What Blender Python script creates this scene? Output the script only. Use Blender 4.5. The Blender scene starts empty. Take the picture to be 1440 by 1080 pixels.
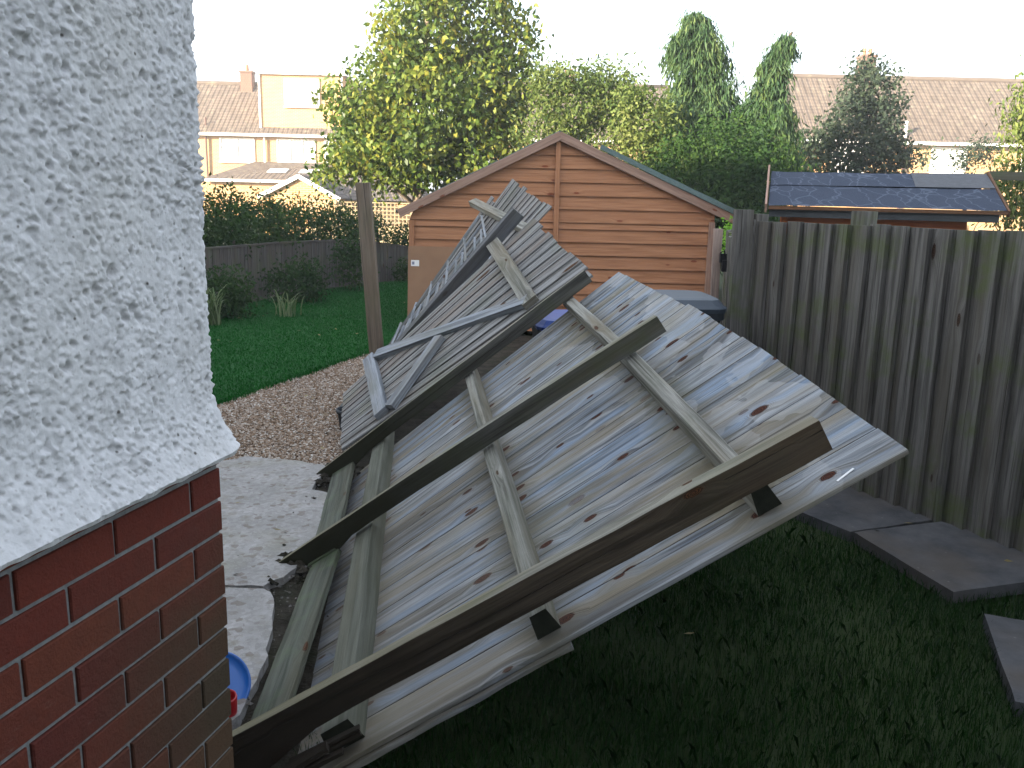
import bpy, math, random
import numpy as np
from mathutils import Vector, Matrix, noise
random.seed(7); RNG=np.random.default_rng(11)
sc=bpy.context.scene
COL=sc.collection
R=math.radians
# ------------------------------------------------------------------ camera
PITCH=R(12.15); ROLL=R(1.3); CAMZ=1.65
fw=Vector((0,math.cos(PITCH),-math.sin(PITCH))); rt=Vector((1,0,0)); up=rt.cross(fw)
r2=rt*math.cos(ROLL)+up*math.sin(ROLL); u2=-rt*math.sin(ROLL)+up*math.cos(ROLL)
cam=bpy.data.cameras.new('camera'); camo=bpy.data.objects.new('camera',cam); COL.objects.link(camo)
M=Matrix((( r2.x,u2.x,-fw.x,0),(r2.y,u2.y,-fw.y,0),(r2.z,u2.z,-fw.z,CAMZ),(0,0,0,1)))
camo.matrix_world=M
cam.sensor_width=36; cam.lens=36*1240/1440; cam.clip_end=2000; cam.clip_start=.05
sc.camera=camo
# ------------------------------------------------------------------ light
SUNDIR=Vector((-.80,-.55,.255)).normalized()      # towards the sun
w=bpy.data.worlds.new('World'); sc.world=w; w.use_nodes=True
nt=w.node_tree; bg=nt.nodes['Background']
sky=nt.nodes.new('ShaderNodeTexSky'); sky.sky_type='NISHITA'; sky.sun_disc=False
sky.sun_elevation=math.asin(SUNDIR.z); sky.sun_rotation=math.atan2(SUNDIR.x,SUNDIR.y)
sky.air_density=1.0; sky.dust_density=2.5; sky.ozone_density=1.0
# thin white high cloud over the clear-sky model
tcw=nt.nodes.new('ShaderNodeTexCoord'); cn=nt.nodes.new('ShaderNodeTexNoise'); cn.inputs['Scale'].default_value=2.2; cn.inputs['Detail'].default_value=5
nt.links.new(tcw.outputs['Generated'],cn.inputs['Vector'])
cr_=nt.nodes.new('ShaderNodeMapRange'); cr_.inputs[1].default_value=.3; cr_.inputs[2].default_value=.7; cr_.inputs[3].default_value=.25; cr_.inputs[4].default_value=.60
nt.links.new(cn.outputs[0],cr_.inputs[0])
cm=nt.nodes.new('ShaderNodeMix'); cm.data_type='RGBA'; cm.inputs[7].default_value=(6.2,6.5,7.0,1)
nt.links.new(cr_.outputs[0],cm.inputs[0]); nt.links.new(sky.outputs[0],cm.inputs[6]); nt.links.new(cm.outputs[2],bg.inputs[0]); bg.inputs[1].default_value=.10
sl=bpy.data.lights.new('sun','SUN'); sl.energy=5.0; sl.angle=R(.5); sl.color=(1,.86,.66)
so=bpy.data.objects.new('sun',sl); COL.objects.link(so)
so.rotation_euler=SUNDIR.to_track_quat('Z','Y').to_euler()
sc.view_settings.view_transform='Standard'; sc.view_settings.look='None'
sc.view_settings.exposure=2.3; sc.view_settings.gamma=1
sc.render.engine='CYCLES'

# ------------------------------------------------------------------ helpers
def tag(o,label=None,cat=None,group=None,kind=None):
    if label: o['label']=label
    if cat: o['category']=cat
    if group: o['group']=group
    if kind: o['kind']=kind
    return o
def empty(name,loc,label,cat,group=None):
    o=bpy.data.objects.new(name,None); COL.objects.link(o); o.location=loc; o.empty_display_size=.1
    return tag(o,label,cat,group)
class MB:
    """mesh builder; vertices in world coordinates"""
    def __init__(s): s.v=[]; s.f=[]; s.uv=[]; s.m=[]; s.sm=[]
    def poly(s,pts,uvs=None,m=0,smooth=False):
        i=len(s.v); s.v+= [tuple(p) for p in pts]; s.f.append(list(range(i,i+len(pts))))
        s.uv+= list(uvs) if uvs else [(0,0)]*len(pts); s.m.append(m); s.sm.append(smooth)
    def grid(s,P,uvf,m=0,smooth=False,closed=False):
        """P[i][j] points"""
        n=len(P);k=len(P[0]);b=len(s.v)
        for a in P: s.v+= [tuple(p) for p in a]
        for i in range(n-1):
            for j in range(k if closed else k-1):
                j2=(j+1)%k
                s.f.append([b+i*k+j,b+i*k+j2,b+(i+1)*k+j2,b+(i+1)*k+j])
                s.uv+=[uvf(i,j),uvf(i,j+1),uvf(i+1,j+1),uvf(i+1,j)]; s.m.append(m); s.sm.append(smooth)
    def build(s,name,mats,parent=None,bevel=0,merge=False):
        me=bpy.data.meshes.new(name)
        off=Vector((0,0,0))
        if parent is not None: off=Vector(parent_world(parent))
        vv=np.array(s.v,dtype=float)-np.array(off)
        me.from_pydata(vv.tolist(),[],s.f)
        uvl=me.uv_layers.new(name='UVMap')
        uvl.data.foreach_set('uv',np.array(s.uv,dtype=np.float32).ravel())
        me.polygons.foreach_set('material_index',np.array(s.m,dtype=np.int32))
        me.polygons.foreach_set('use_smooth',np.array(s.sm,dtype=bool))
        for m in (mats if isinstance(mats,(list,tuple)) else [mats]): me.materials.append(m)
        me.update()
        o=bpy.data.objects.new(name,me); COL.objects.link(o)
        if parent is not None: o.parent=parent
        if bevel:
            b=o.modifiers.new('bevel','BEVEL'); b.width=bevel; b.segments=2; b.limit_method='ANGLE'; b.angle_limit=R(50)
        return o
def parent_world(p):
    l=Vector(p.location)
    while p.parent: p=p.parent; l+=Vector(p.location)
    return l
def V(*a): return Vector(a)
def beam(mb,p0,p1,w,h,upv=(0,0,1),seg=None,jit=0.0,m=0,taper=1.0,smooth=False):
    """box from p0 to p1; w across, h along upv; p0,p1 = axis centre"""
    p0=Vector(p0);p1=Vector(p1);d=(p1-p0);L=d.length;d.normalize()
    u=Vector(upv);u=(u-d*u.dot(d)).normalized();s=d.cross(u)
    seg=seg or max(1,int(L/.12)) if jit else 1
    ro=(random.random()*40,random.random()*40); rings=[]
    cs=[(-1,-1),(1,-1),(1,1),(-1,1)]
    per=[0,w,w+h,2*w+h,2*w+2*h]
    for i in range(seg+1):
        t=i/seg; k=1+(taper-1)*t; c=p0+d*(L*t); row=[]
        for a,b in cs:
            row.append(c+s*(a*w/2*k+random.uniform(-jit,jit))+u*(b*h/2*k+random.uniform(-jit,jit)))
        rings.append(row)
    mb.grid(rings,lambda i,j:(ro[0]+L*i/seg,ro[1]+per[j]),m=m,closed=True,smooth=smooth)
    e0=[(ro[0]+.01*a,ro[1]+b*h/2) for a,b in cs]
    mb.poly([rings[0][k] for k in (3,2,1,0)],e0,m); mb.poly(rings[-1],e0,m)
def box(mb,c,s,rz=0,m=0):
    c=Vector(c);x=Vector((math.cos(rz),math.sin(rz),0))
    beam(mb,c-x*s[0]/2,c+x*s[0]/2,s[1],s[2],m=m)
def prism(mb,pts,z0,z1,m=0,sides=True):
    """horizontal polygon (ccw) extruded"""
    a=[(x,y,z1) for x,y in pts]; mb.poly(a,[(x,y) for x,y in pts],m)
    if sides:
        b=[(x,y,z0) for x,y in pts];n=len(pts)
        for i in range(n):
            j=(i+1)%n
            mb.poly([b[i],b[j],a[j],a[i]],[(i,0),(j,0),(j,.1),(i,.1)],m)
def tube(mb,pts,rads,n=8,m=0,cap=True,smooth=True):
    pts=[Vector(p) for p in pts]; rings=[]
    for i,p in enumerate(pts):
        d=(pts[min(i+1,len(pts)-1)]-pts[max(i-1,0)]).normalized()
        a=Vector((1,0,0)) if abs(d.x)<.8 else Vector((0,1,0))
        s=d.cross(a).normalized();t=s.cross(d)
        r=rads[i] if isinstance(rads,(list,tuple)) else rads
        rings.append([p+(s*math.cos(2*math.pi*k/n)+t*math.sin(2*math.pi*k/n))*r for k in range(n)])
    mb.grid(rings,lambda i,j:(i*.3,j/n),m=m,closed=True,smooth=smooth)
    if cap:
        mb.poly(rings[0],None,m);mb.poly(list(reversed(rings[-1])),None,m)
def massmesh(name,verts,nper,mats,uv=None,parent=None,matidx=None):
    """verts: (N*nper,3) array; each nper verts one polygon"""
    N=len(verts)//nper
    me=bpy.data.meshes.new(name)
    off=np.array(parent_world(parent)) if parent is not None else 0
    me.vertices.add(N*nper); me.vertices.foreach_set('co',(verts-off).astype(np.float32).ravel())
    me.loops.add(N*nper); me.loops.foreach_set('vertex_index',np.arange(N*nper,dtype=np.int32))
    me.polygons.add(N); me.polygons.foreach_set('loop_start',np.arange(0,N*nper,nper,dtype=np.int32))
    me.polygons.foreach_set('loop_total',np.full(N,nper,dtype=np.int32))
    if matidx is not None: me.polygons.foreach_set('material_index',matidx.astype(np.int32))
    if uv is not None:
        l=me.uv_layers.new(name='UVMap'); l.data.foreach_set('uv',uv.astype(np.float32).ravel())
    for m in (mats if isinstance(mats,(list,tuple)) else [mats]): me.materials.append(m)
    me.update(calc_edges=True); me.validate()
    o=bpy.data.objects.new(name,me); COL.objects.link(o)
    if parent is not None: o.parent=parent
    return o

# ------------------------------------------------------------------ materials
class NT:
    def __init__(s,name):
        s.mat=bpy.data.materials.new(name); s.mat.use_nodes=True; s.t=s.mat.node_tree
        s.b=s.t.nodes['Principled BSDF']; s.out=s.t.nodes['Material Output']
        s.b.inputs['Roughness'].default_value=.85; s.b.inputs['Specular IOR Level'].default_value=.10
    def n(s,typ,**k):
        x=s.t.nodes.new('ShaderNode'+typ)
        for a,b in k.items(): setattr(x,a,b)
        return x
    def l(s,a,b): s.t.links.new(a,b)
    def uv(s): return s.n('UVMap').outputs[0]
    def obj(s): return s.n('TexCoord').outputs['Object']
    def pos(s): return s.n('NewGeometry').outputs['Position']
    def mapp(s,v,scale,loc=(0,0,0)):
        x=s.n('Mapping'); s.l(v,x.inputs[0]); x.inputs['Scale'].default_value=scale; x.inputs['Location'].default_value=loc; return x.outputs[0]
    def noise(s,v,scale=1,detail=4,rough=.55,dist=0):
        x=s.n('TexNoise'); s.l(v,x.inputs['Vector']); x.inputs['Scale'].default_value=scale; x.inputs['Detail'].default_value=detail
        x.inputs['Roughness'].default_value=rough; x.inputs['Distortion'].default_value=dist; return x.outputs[0]
    def vor(s,v,scale=1,feature='F1',out='Distance',rnd=1,dim='3D'):
        x=s.n('TexVoronoi',feature=feature,voronoi_dimensions=dim); s.l(v,x.inputs['Vector']); x.inputs['Scale'].default_value=scale; x.inputs['Randomness'].default_value=rnd; return x.outputs[out]
    def ramp(s,v,stops,interp='LINEAR'):
        x=s.n('ValToRGB'); s.l(v,x.inputs[0]); cr=x.color_ramp; cr.interpolation=interp
        while len(cr.elements)<len(stops): cr.elements.new(.5)
        for e,(p,c) in zip(cr.elements,stops):
            e.position=p; e.color=(c,c,c,1) if isinstance(c,(int,float)) else (*c,1)
        return x.outputs[0]
    def mr(s,v,a,b,c=0,d=1):
        x=s.n('MapRange'); s.l(v,x.inputs[0])
        for i,q in zip((1,2,3,4),(a,b,c,d)): x.inputs[i].default_value=q
        return x.outputs[0]
    def math(s,op,a,b=None,c=None):
        x=s.n('Math',operation=op)
        for i,q in enumerate((a,b,c)):
            if q is None: continue
            if isinstance(q,(int,float)): x.inputs[i].default_value=q
            else: s.l(q,x.inputs[i])
        return x.outputs[0]
    def mix(s,f,a,b,bt='MIX'):
        x=s.n('Mix',data_type='RGBA',blend_type=bt)
        for sock,q in ((x.inputs[0],f),(x.inputs[6],a),(x.inputs[7],b)):
            if isinstance(q,(int,float)): sock.default_value=q
            elif isinstance(q,tuple): sock.default_value=(*q,1)
            else: s.l(q,sock)
        return x.outputs[2]
    def addv(s,a,b):
        x=s.n('VectorMath',operation='ADD'); s.l(a,x.inputs[0]); s.l(b,x.inputs[1]); return x.outputs[0]
    def comb(s,x_,y_,z_):
        x=s.n('CombineXYZ')
        for i,q in enumerate((x_,y_,z_)):
            if isinstance(q,(int,float)): x.inputs[i].default_value=q
            else: s.l(q,x.inputs[i])
        return x.outputs[0]
    def sep(s,v):
        x=s.n('SeparateXYZ'); s.l(v,x.inputs[0]); return x.outputs
    def col(s,c):
        if isinstance(c,tuple): s.b.inputs['Base Color'].default_value=(*c,1)
        else: s.l(c,s.b.inputs['Base Color'])
    def bump(s,h,strength=.5,dist=.01):
        x=s.n('Bump'); s.l(h,x.inputs['Height']); x.inputs['Strength'].default_value=strength; x.inputs['Distance'].default_value=dist
        s.l(x.outputs[0],s.b.inputs['Normal'])
    def rough(s,r):
        if isinstance(r,(int,float)): s.b.inputs['Roughness'].default_value=r
        else: s.l(r,s.b.inputs['Roughness'])

def wood(name,pale,dark,tint,green=(.10,.13,.05),greenamt=.25,knots=.5,knotcol=(.045,.024,.013),streak=1.0,bump=.6,rough=.8,stain=None,wav=0.0,crack=.5,patch=False,bluish=False,rail_stain_shade=None,kscale=(3.6,10,1)):
    m=NT(name); uv=m.uv()
    # knots bend the grain
    kv=m.mapp(uv,kscale); kd=m.vor(kv,1,dim='2D'); kc=m.sep(m.vor(kv,1,out='Color',dim='2D'))[0]
    keep=m.mr(kc,1-knots*.5,1-knots*.5+.02)
    bend=m.math('MULTIPLY',m.math('MULTIPLY',m.mr(kd,0,.45,1,0),keep),.035)
    us=m.sep(uv)
    gv=m.comb(us[0],m.math('ADD',us[1],bend),0)
    broad=m.noise(m.mapp(gv,(.9,9,1)),1,3,.5)
    str1=m.noise(m.mapp(gv,(1.6,38,1)),1,6,.6,.4)
    fine=m.noise(m.mapp(gv,(5,230,1)),1,5,.65)
    c=m.mix(m.mr(str1,.38,.58),dark,pale)
    if bluish:
        b2=m.noise(m.mapp(gv,(.8,14,1),(3,7,0)),1,3,.5); c=m.mix(m.mr(b2,.48,.60,0,.7),c,(.21,.29,.40))
        b3=m.noise(m.mapp(gv,(1.1,11,1),(13,2,0)),1,4,.6); c=m.mix(m.mr(b3,.52,.62,0,.75),c,(.085,.08,.075))
    c=m.mix(m.mr(broad,.45,.66,0,.75*streak),c,tint)
    c=m.mix(m.mr(fine,.3,.75,.45,0),c,tuple(x*.35 for x in dark))
    # narrow dark drying cracks
    cr=m.noise(m.mapp(gv,(.8,60,1),(9,3,0)),1,2,.4)
    c=m.mix(m.math('MULTIPLY',m.mr(cr,.655,.70),crack),c,(.03,.025,.02))
    if rail_stain_shade:  # brown stain beside the rails, their shadow painted into the same band
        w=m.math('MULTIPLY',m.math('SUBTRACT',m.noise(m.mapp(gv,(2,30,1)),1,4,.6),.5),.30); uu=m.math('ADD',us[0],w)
        for tt in rail_stain_shade:
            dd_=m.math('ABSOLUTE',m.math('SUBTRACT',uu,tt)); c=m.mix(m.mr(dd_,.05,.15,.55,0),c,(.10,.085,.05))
    if patch:
        pn=m.noise(m.pos(),2.3,4,.5); pm=m.math('MULTIPLY',m.mr(pn,.52,.526),m.mr(m.sep(m.pos())[2],.75,.95)); c=m.mix(m.math('MULTIPLY',pm,.24),c,(.46,.46,.45))
    g=m.noise(m.mapp(m.pos(),(1,1,1)),3.1,5,.62)
    c=m.mix(m.mr(g,.5,.72,0,greenamt),c,green)
    krs=m.mr(m.sep(m.vor(kv,1,out='Color',dim='2D'))[1],0,1,.75,1.9); kd=m.math('MULTIPLY',kd,krs)
    kdn=m.math('ADD',kd,m.math('MULTIPLY',m.math('SUBTRACT',fine,.5),.10))
    kmask=m.math('MULTIPLY',m.mr(kdn,.115,.145,1,0),keep)
    ring=m.mr(m.math('SINE',m.math('MULTIPLY',kdn,150)),-.6,.8)
    halo=m.math('MULTIPLY',m.math('MULTIPLY',m.mr(kdn,.13,.27,.8,0),m.mr(m.math('SINE',m.math('MULTIPLY',kdn,190)),0,.9)),keep)
    c=m.mix(halo,c,tuple(a*.45+b*.3 for a,b in zip(tint,knotcol)))
    c=m.mix(kmask,c,m.mix(ring,tuple(a*.55 for a in knotcol),tuple(min(.5,a*k_) for a,k_ in zip(knotcol,(2.2,1.8,1.4)))))
    if stain:      # old damp stain creeping up from the low end (object z)
        z=m.sep(m.pos())[2]; zz=m.math('ADD',z,m.math('MULTIPLY',m.noise(m.pos(),7,4),-.35))
        c=m.mix(m.mr(zz,stain[0],stain[1],stain[3],0),c,stain[2])
    m.col(c); m.rough(rough)
    h=m.math('ADD',m.math('MULTIPLY',str1,.5),m.math('MULTIPLY',fine,.6))
    h=m.math('SUBTRACT',h,m.math('MULTIPLY',m.mr(cr,.655,.70),crack))
    m.bump(h,bump,.004)
    return m.mat
def plain(name,c,rough=.6,var=.15,scale=4,spec=.3,bump=0,metal=0):
    m=NT(name); n=m.noise(m.obj(),scale,6,.6)
    m.col(m.mix(m.mr(n,.3,.7),tuple(x*(1-var) for x in c),tuple(min(1,x*(1+var)) for x in c))); m.rough(rough)
    m.b.inputs['Specular IOR Level'].default_value=spec; m.b.inputs['Metallic'].default_value=metal
    if bump: m.bump(m.noise(m.obj(),scale*12,5,.7),bump,.01)
    return m.mat
def leafmat(name,cols,trans=.35,rough=.6,spec=.2):
    """colour from the random UV.x stored per leaf"""
    m=NT(name); u=m.sep(m.uv())
    c=m.ramp(u[0],[(i/(len(cols)-1),q) for i,q in enumerate(cols)])
    c=m.mix(m.mr(m.noise(m.pos(),60,2),.3,.7,0,.25),c,tuple(x*.5 for x in cols[0]))
    m.col(c); m.rough(rough); m.b.inputs['Specular IOR Level'].default_value=spec
    tr=m.n('BsdfTranslucent'); m.l(c,tr.inputs[0]); mx=m.n('MixShader'); mx.inputs[0].default_value=trans
    m.l(m.b.outputs[0],mx.inputs[1]); m.l(tr.outputs[0],mx.inputs[2]); m.l(mx.outputs[0],m.out.inputs[0])
    return m.mat

W_pale=wood('weathered_pale_board',(.335,.355,.375),(.085,.092,.102),(.27,.225,.15),green=(.10,.105,.06),greenamt=.3,knots=.55,knotcol=(.035,.014,.009),streak=1.0,crack=.6,patch=True,bluish=True,stain=(.0,.4,(.13,.115,.09),.4),rail_stain_shade=(.33,1.0,1.72),kscale=(4.6,8.5,1))
W_rail=wood('weathered_rail',(.34,.335,.30),(.12,.117,.10),(.23,.195,.135),green=(.09,.105,.06),greenamt=.3,knots=.3,crack=.5,stain=(.1,.6,(.055,.06,.042),.75))
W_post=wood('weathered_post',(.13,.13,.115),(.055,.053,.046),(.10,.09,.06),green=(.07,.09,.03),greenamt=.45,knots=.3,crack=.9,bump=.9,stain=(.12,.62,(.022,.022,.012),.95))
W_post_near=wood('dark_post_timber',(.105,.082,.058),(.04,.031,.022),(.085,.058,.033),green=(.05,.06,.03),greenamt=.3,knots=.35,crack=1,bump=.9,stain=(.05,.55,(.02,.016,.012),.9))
W_top=wood('bleached_skylit_face',(.30,.29,.245),(.13,.125,.10),(.24,.20,.13),green=(.10,.12,.05),greenamt=.4,knots=.2,crack=.7,stain=(.1,.45,(.10,.09,.05),.7))  # weathered pale upper face, with the sky light on it painted in
M_wet=plain('wet_end_grain',(.018,.02,.012),.9,.4,30,.2,.6)
W_gate=wood('gate_board',(.31,.31,.305),(.10,.097,.093),(.22,.18,.15),greenamt=.25,knots=.3,crack=.5)
W_brace=wood('gate_brace',(.33,.355,.385),(.15,.165,.185),(.24,.23,.20),greenamt=.2,knots=.25,crack=.7)
W_dpost=wood('grey_post',(.17,.175,.185),(.085,.088,.095),(.13,.12,.11),greenamt=.2,knots=.6,knotcol=(.03,.02,.015),crack=.8)
W_gravel=wood('gravel_board',(.115,.125,.10),(.05,.055,.043),(.10,.095,.065),green=(.09,.13,.06),greenamt=.8,knots=.2,crack=.4)
W_fence=wood('fence_dark_board',(.20,.19,.175),(.085,.08,.072),(.13,.115,.09),green=(.085,.115,.03),greenamt=.9,knots=.14,knotcol=(.03,.02,.015),crack=.8,bump=.9)
W_shed=wood('shed_board',(.47,.235,.125),(.33,.155,.08),(.40,.19,.10),greenamt=.0,knots=.35,knotcol=(.14,.05,.03),crack=.15,bump=.3)
W_barge=wood('shed_barge_board',(.40,.27,.21),(.28,.18,.135),(.34,.22,.165),greenamt=.0,knots=.25,knotcol=(.12,.05,.03),crack=.5,bump=.4)
W_back=wood('back_fence_board',(.14,.13,.12),(.07,.063,.06),(.11,.09,.075),greenamt=.3,knots=.1,crack=.6)
W_trellis=wood('trellis_timber',(.55,.47,.33),(.40,.32,.2),(.5,.38,.22),greenamt=.0,knots=.1,crack=.2)
W_batten=wood('brown_batten',(.17,.09,.05),(.09,.05,.03),(.13,.07,.04),greenamt=0,knots=.1,crack=.3)
W_orange=wood('orange_timber',(.40,.12,.035),(.26,.07,.022),(.33,.10,.03),greenamt=0,knots=.15,knotcol=(.15,.05,.02),crack=.2)

# ------------------------------------------------------------------ fence geometry (ruled, twisted surface)
FD=Vector((-.105,.9945,0)); FN=Vector((.9945,.105,0)); UZ=Vector((0,0,1))
def S(y,t,n=0.0):
    b=Vector((-.802-.1055*(y-2.335),y,0)); e=R(float(np.interp(y,[1.5,2.33,3.58,5.03,6.5,8.5],[27,30.7,36,38.6,50,62])))
    return b+(FN*math.cos(e)+UZ*math.sin(e))*t+(FN*-math.sin(e)+UZ*math.cos(e))*n
def sbox(mb,F,yr,tr,nr,along='t',seg=10,chamfer=0.0,jit=.0,m=0,nr2=None,skew=0.0,endj=0.0,ro0=None,endm=None):
    """box in (y,t,n) coordinates of surface F. nr=(n0,n1) at y0, nr2 at y1. chamfer shrinks the top (arris)."""
    nr2=nr2 or nr; ro=(random.random()*50,random.random()*50) if ro0 is None else (ro0,random.random()*50)
    rings=[]
    e0,e1=random.uniform(-endj,endj),random.uniform(-endj,endj)
    for i in range(seg+1):
        k=i/seg; j=lambda: random.uniform(-jit,jit)
        wob=0
        if along=='t':
            t=tr[0]+(tr[1]-tr[0])*k; s=skew*(k-.5)
            ts=[t+(e0 if i==0 else 0)+(e1 if i==seg else 0)]*4
            cs=[(yr[0]+s,nr[0]),(yr[1]+s,nr2[0]),(yr[1]+s-chamfer,nr2[1]),(yr[0]+s+chamfer,nr[1])]
            rings.append([F(a+j(),tt,b+j()) for (a,b),tt in zip(cs,ts)])
        else:
            y=yr[0]+(yr[1]-yr[0])*k; s=skew*(k-.5)
            cs=[(tr[1]+s,nr[0]),(tr[0]+s,nr[0]),(tr[0]+s+chamfer,nr[1]),(tr[1]+s-chamfer,nr[1])]
            rings.append([F(y,a+j(),b+j()) for a,b in cs])
    W=(yr[1]-yr[0]) if along=='t' else (tr[1]-tr[0]); H=abs(nr[1]-nr[0]); L=(tr[1]-tr[0]) if along=='t' else (yr[1]-yr[0])
    per=[0,W,W+H,2*W+H,2*W+2*H]
    mb.grid(rings,lambda i,q:(ro[0]+L*i/seg,ro[1]+per[q]),closed=True,m=m)
    e=[(ro[0],ro[1]+.01*q) for q in range(4)]
    mb.poly([rings[0][q] for q in (3,2,1,0)],e,m if endm is None else endm); mb.poly(rings[-1],e,m)

# ================================================================== HOUSE (own, left)
K=Vector((-.62,1.80,0)); WD=Vector((-.25,-.968,0)).normalized(); WN=Vector((.968,-.25,0)).normalized()
QD=-WN   # hidden face runs this way, outward normal of that face is -WD
ZLIP=1.112
m=NT('roughcast_render')
p=m.pos(); n1=m.noise(p,26,6,.65); n2=m.noise(p,3,3)
c=m.mix(m.mr(n1,.35,.6),(.45,.45,.455),(.56,.56,.57))
c=m.mix(m.mr(n2,.5,.75,0,.3),c,(.47,.455,.42))
pit=m.vor(p,75); c=m.mix(m.mr(pit,.0,.25,.5,0),c,(.14,.12,.10))
sp_=m.vor(p,42); sc_=m.sep(m.vor(p,42,out='Color'))[0]; c=m.mix(m.math('MULTIPLY',m.mr(m.math('ADD',sp_,m.math('MULTIPLY',n1,.25)),.18,.30,.9,0),m.math('GREATER_THAN',sc_,.88)),c,(.07,.06,.05)); m.col(c); m.rough(.95); m.bump(m.math('ADD',m.noise(p,170,6,.75),m.math('MULTIPLY',m.noise(p,60,3),1.2)),.55,.004); M_render=m.mat
m=NT('red_brick_faces')
u=m.uv(); br=m.sep(u)[0]; p=m.pos()
c=m.ramp(br,[(0,(.12,.028,.018)),(.35,(.085,.022,.017)),(.6,(.125,.036,.020)),(1,(.060,.018,.016))])
c=m.mix(m.mr(m.noise(p,30,6,.7),.3,.7,.35,0),c,(.055,.022,.018))
c=m.mix(m.mr(m.noise(m.mapp(p,(6,6,30)),1,5,.7),.66,.76,0,.35),c,(.22,.18,.16)); c=m.mix(m.mr(m.vor(p,110),0,.12,.6,0),c,(.03,.015,.012))
alg=m.math('MULTIPLY',m.mr(m.math('ADD',m.sep(p)[2],m.math('MULTIPLY',m.noise(p,6,4),.4)),.9,1.2,1,0),m.mr(m.math('ADD',m.sep(p)[1],m.math('MULTIPLY',m.noise(p,9,4),.2)),1.35,1.85,0,.62))
c=m.mix(alg,c,(.036,.044,.026)); m.col(c); m.bump(m.math('ADD',m.noise(p,160,5,.7),m.math('MULTIPLY',m.noise(p,38,4,.6),1.2)),.8,.004); M_brick=m.mat
m=NT('grey_mortar'); p=m.pos(); c=m.mix(m.mr(m.noise(p,60,5,.7),.3,.7),(.11,.115,.115),(.20,.205,.205)); m.col(c); m.bump(m.noise(p,220,4,.7),.5,.003); M_mortar=m.mat
house=empty('house',tuple(K),'roughcast and red brick house wall filling the left edge','house')
# dense roughcast skin: path s<0 around the corner, s>=0 along visible face
def rc_height(q):
    a=noise.noise(q*60)*.5+noise.noise(q*130)*.55+noise.noise(q*18)*.6+noise.noise(q*230)*.35
    w_=noise.noise_vector(q*40)*.35
    d,_=noise.voronoi(q*78+w_)[:2]
    d2,_=noise.voronoi(q*150+w_*2)[:2]
    gate_=max(0,noise.noise(q*20+Vector((5,2,1)))+.42)
    blob=max(0.0,.5-d[0])*(.35+1.1*gate_)+max(0.0,.45-d2[0])*.28
    pit=max(0,noise.noise(q*85+Vector((9,1,4)))-.30)+max(0,noise.noise(q*47+Vector((3,8,4)))-.38)
    k_=.45+.9*max(0,min(1,.55+1.3*noise.noise(q*5.5+Vector((1,7,3)))))
    return (.0034*a+.0185*blob)*k_-.024*pit
rr=.018
def wallpt(s,z,h):
    if s>=0: b=K+WD*(s); n=WN
    else: b=K+QD*(-s); n=-WD
    k=math.exp(-(s/rr)**2)
    nn=(WN*(1+math.tanh(s/rr*1.6))+(-WD)*(1-math.tanh(s/rr*1.6))).normalized()
    b=b-(WN-WD)*(.005*k)
    fl=0
    if z<ZLIP+.16: fl=.052*((ZLIP+.16-z)/.16)**2.2
    ext=Vector(b)+nn*(h+fl*1.0)+Vector((0,0,z))
    return ext
mb=MB(); ss=list(np.arange(-.22,-.03,.008))+list(np.arange(-.03,.70,.0034)); zs=list(np.arange(ZLIP,2.16,.0034))
Pg=[]
for z in zs:
    row=[]
    for s in ss:
        b0=wallpt(s,z,0); fade=1.0
        if z<ZLIP+.05: fade=.45+.55*(z-ZLIP)/.05
        row.append(wallpt(s,z,rc_height(b0)*fade))
    Pg.append(row)
mb.grid(Pg,lambda i,j:(0,0),smooth=True)
lip=[[p for p in Pg[0]],[wallpt(s,ZLIP,-.006)-Vector((0,0,.010+.004*noise.noise(wallpt(s,ZLIP,0)*30))) for s in ss],[wallpt(s,ZLIP,-.045)-Vector((0,0,.022)) for s in ss],[wallpt(s,ZLIP,-.09)-Vector((0,0,.008)) for s in ss]]
mb.grid(lip[::-1],lambda i,j:(0,0),m=0,smooth=False)
# coarse continuation above and behind
def q4(mb,a,b,c,d,m=0): mb.poly([a,b,c,d],[(0,0),(1,0),(1,1),(0,1)],m)
A0=K+WD*.696; A1=K+WD*8; B0=K+QD*.22; B1=K+QD*24; C1=K+WD*8+QD*24
def at(p,z): return Vector((p.x,p.y,z))
W0=K+WD*3.3; W1=K+WD*3.3+WN*9; W2=W1+WD*4.7; W3=K+WD*8  # unseen wing behind the camera, added to keep sky light off the foreground
for (a,b,z0,z1) in ((W1,W0,0,5.3),(W2,W1,0,5.3),(W3,W2,0,5.3),(A1,A0,0,2.158),(A1,K,2.158,5.3),(B0,B1,0,2.158),(K,B1,2.158,5.3),(B1,C1,0,5.3),(C1,A1,0,5.3)):
    q4(mb,at(a,z0),at(b,z0),at(b,z1),at(a,z1))
rg0=K+WD*4+UZ*8.1; rg1=K+WD*4+QD*24+UZ*8.1
mb.poly([at(A1,5.3),at(K,5.3),rg0],None); mb.poly([at(B1,5.3),at(C1,5.3),rg1],None)
q4(mb,at(W0,5.3),at(W1,5.3),at(W2,5.3),at(W3,5.3))
mb.build('roughcast_wall_added_wing',M_render,house)
mb=MB(); q4(mb,at(K-WD*.35,5.15),at(K+WD*0-WD*.35+QD*24,5.15),rg1,rg0); q4(mb,at(C1+WD*.35,5.15),at(A1+WD*.35,5.15),rg0+Vector((0,0,.01)),rg1+Vector((0,0,.01)))
M_rooft=NT('brown_roof_tiles')
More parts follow.
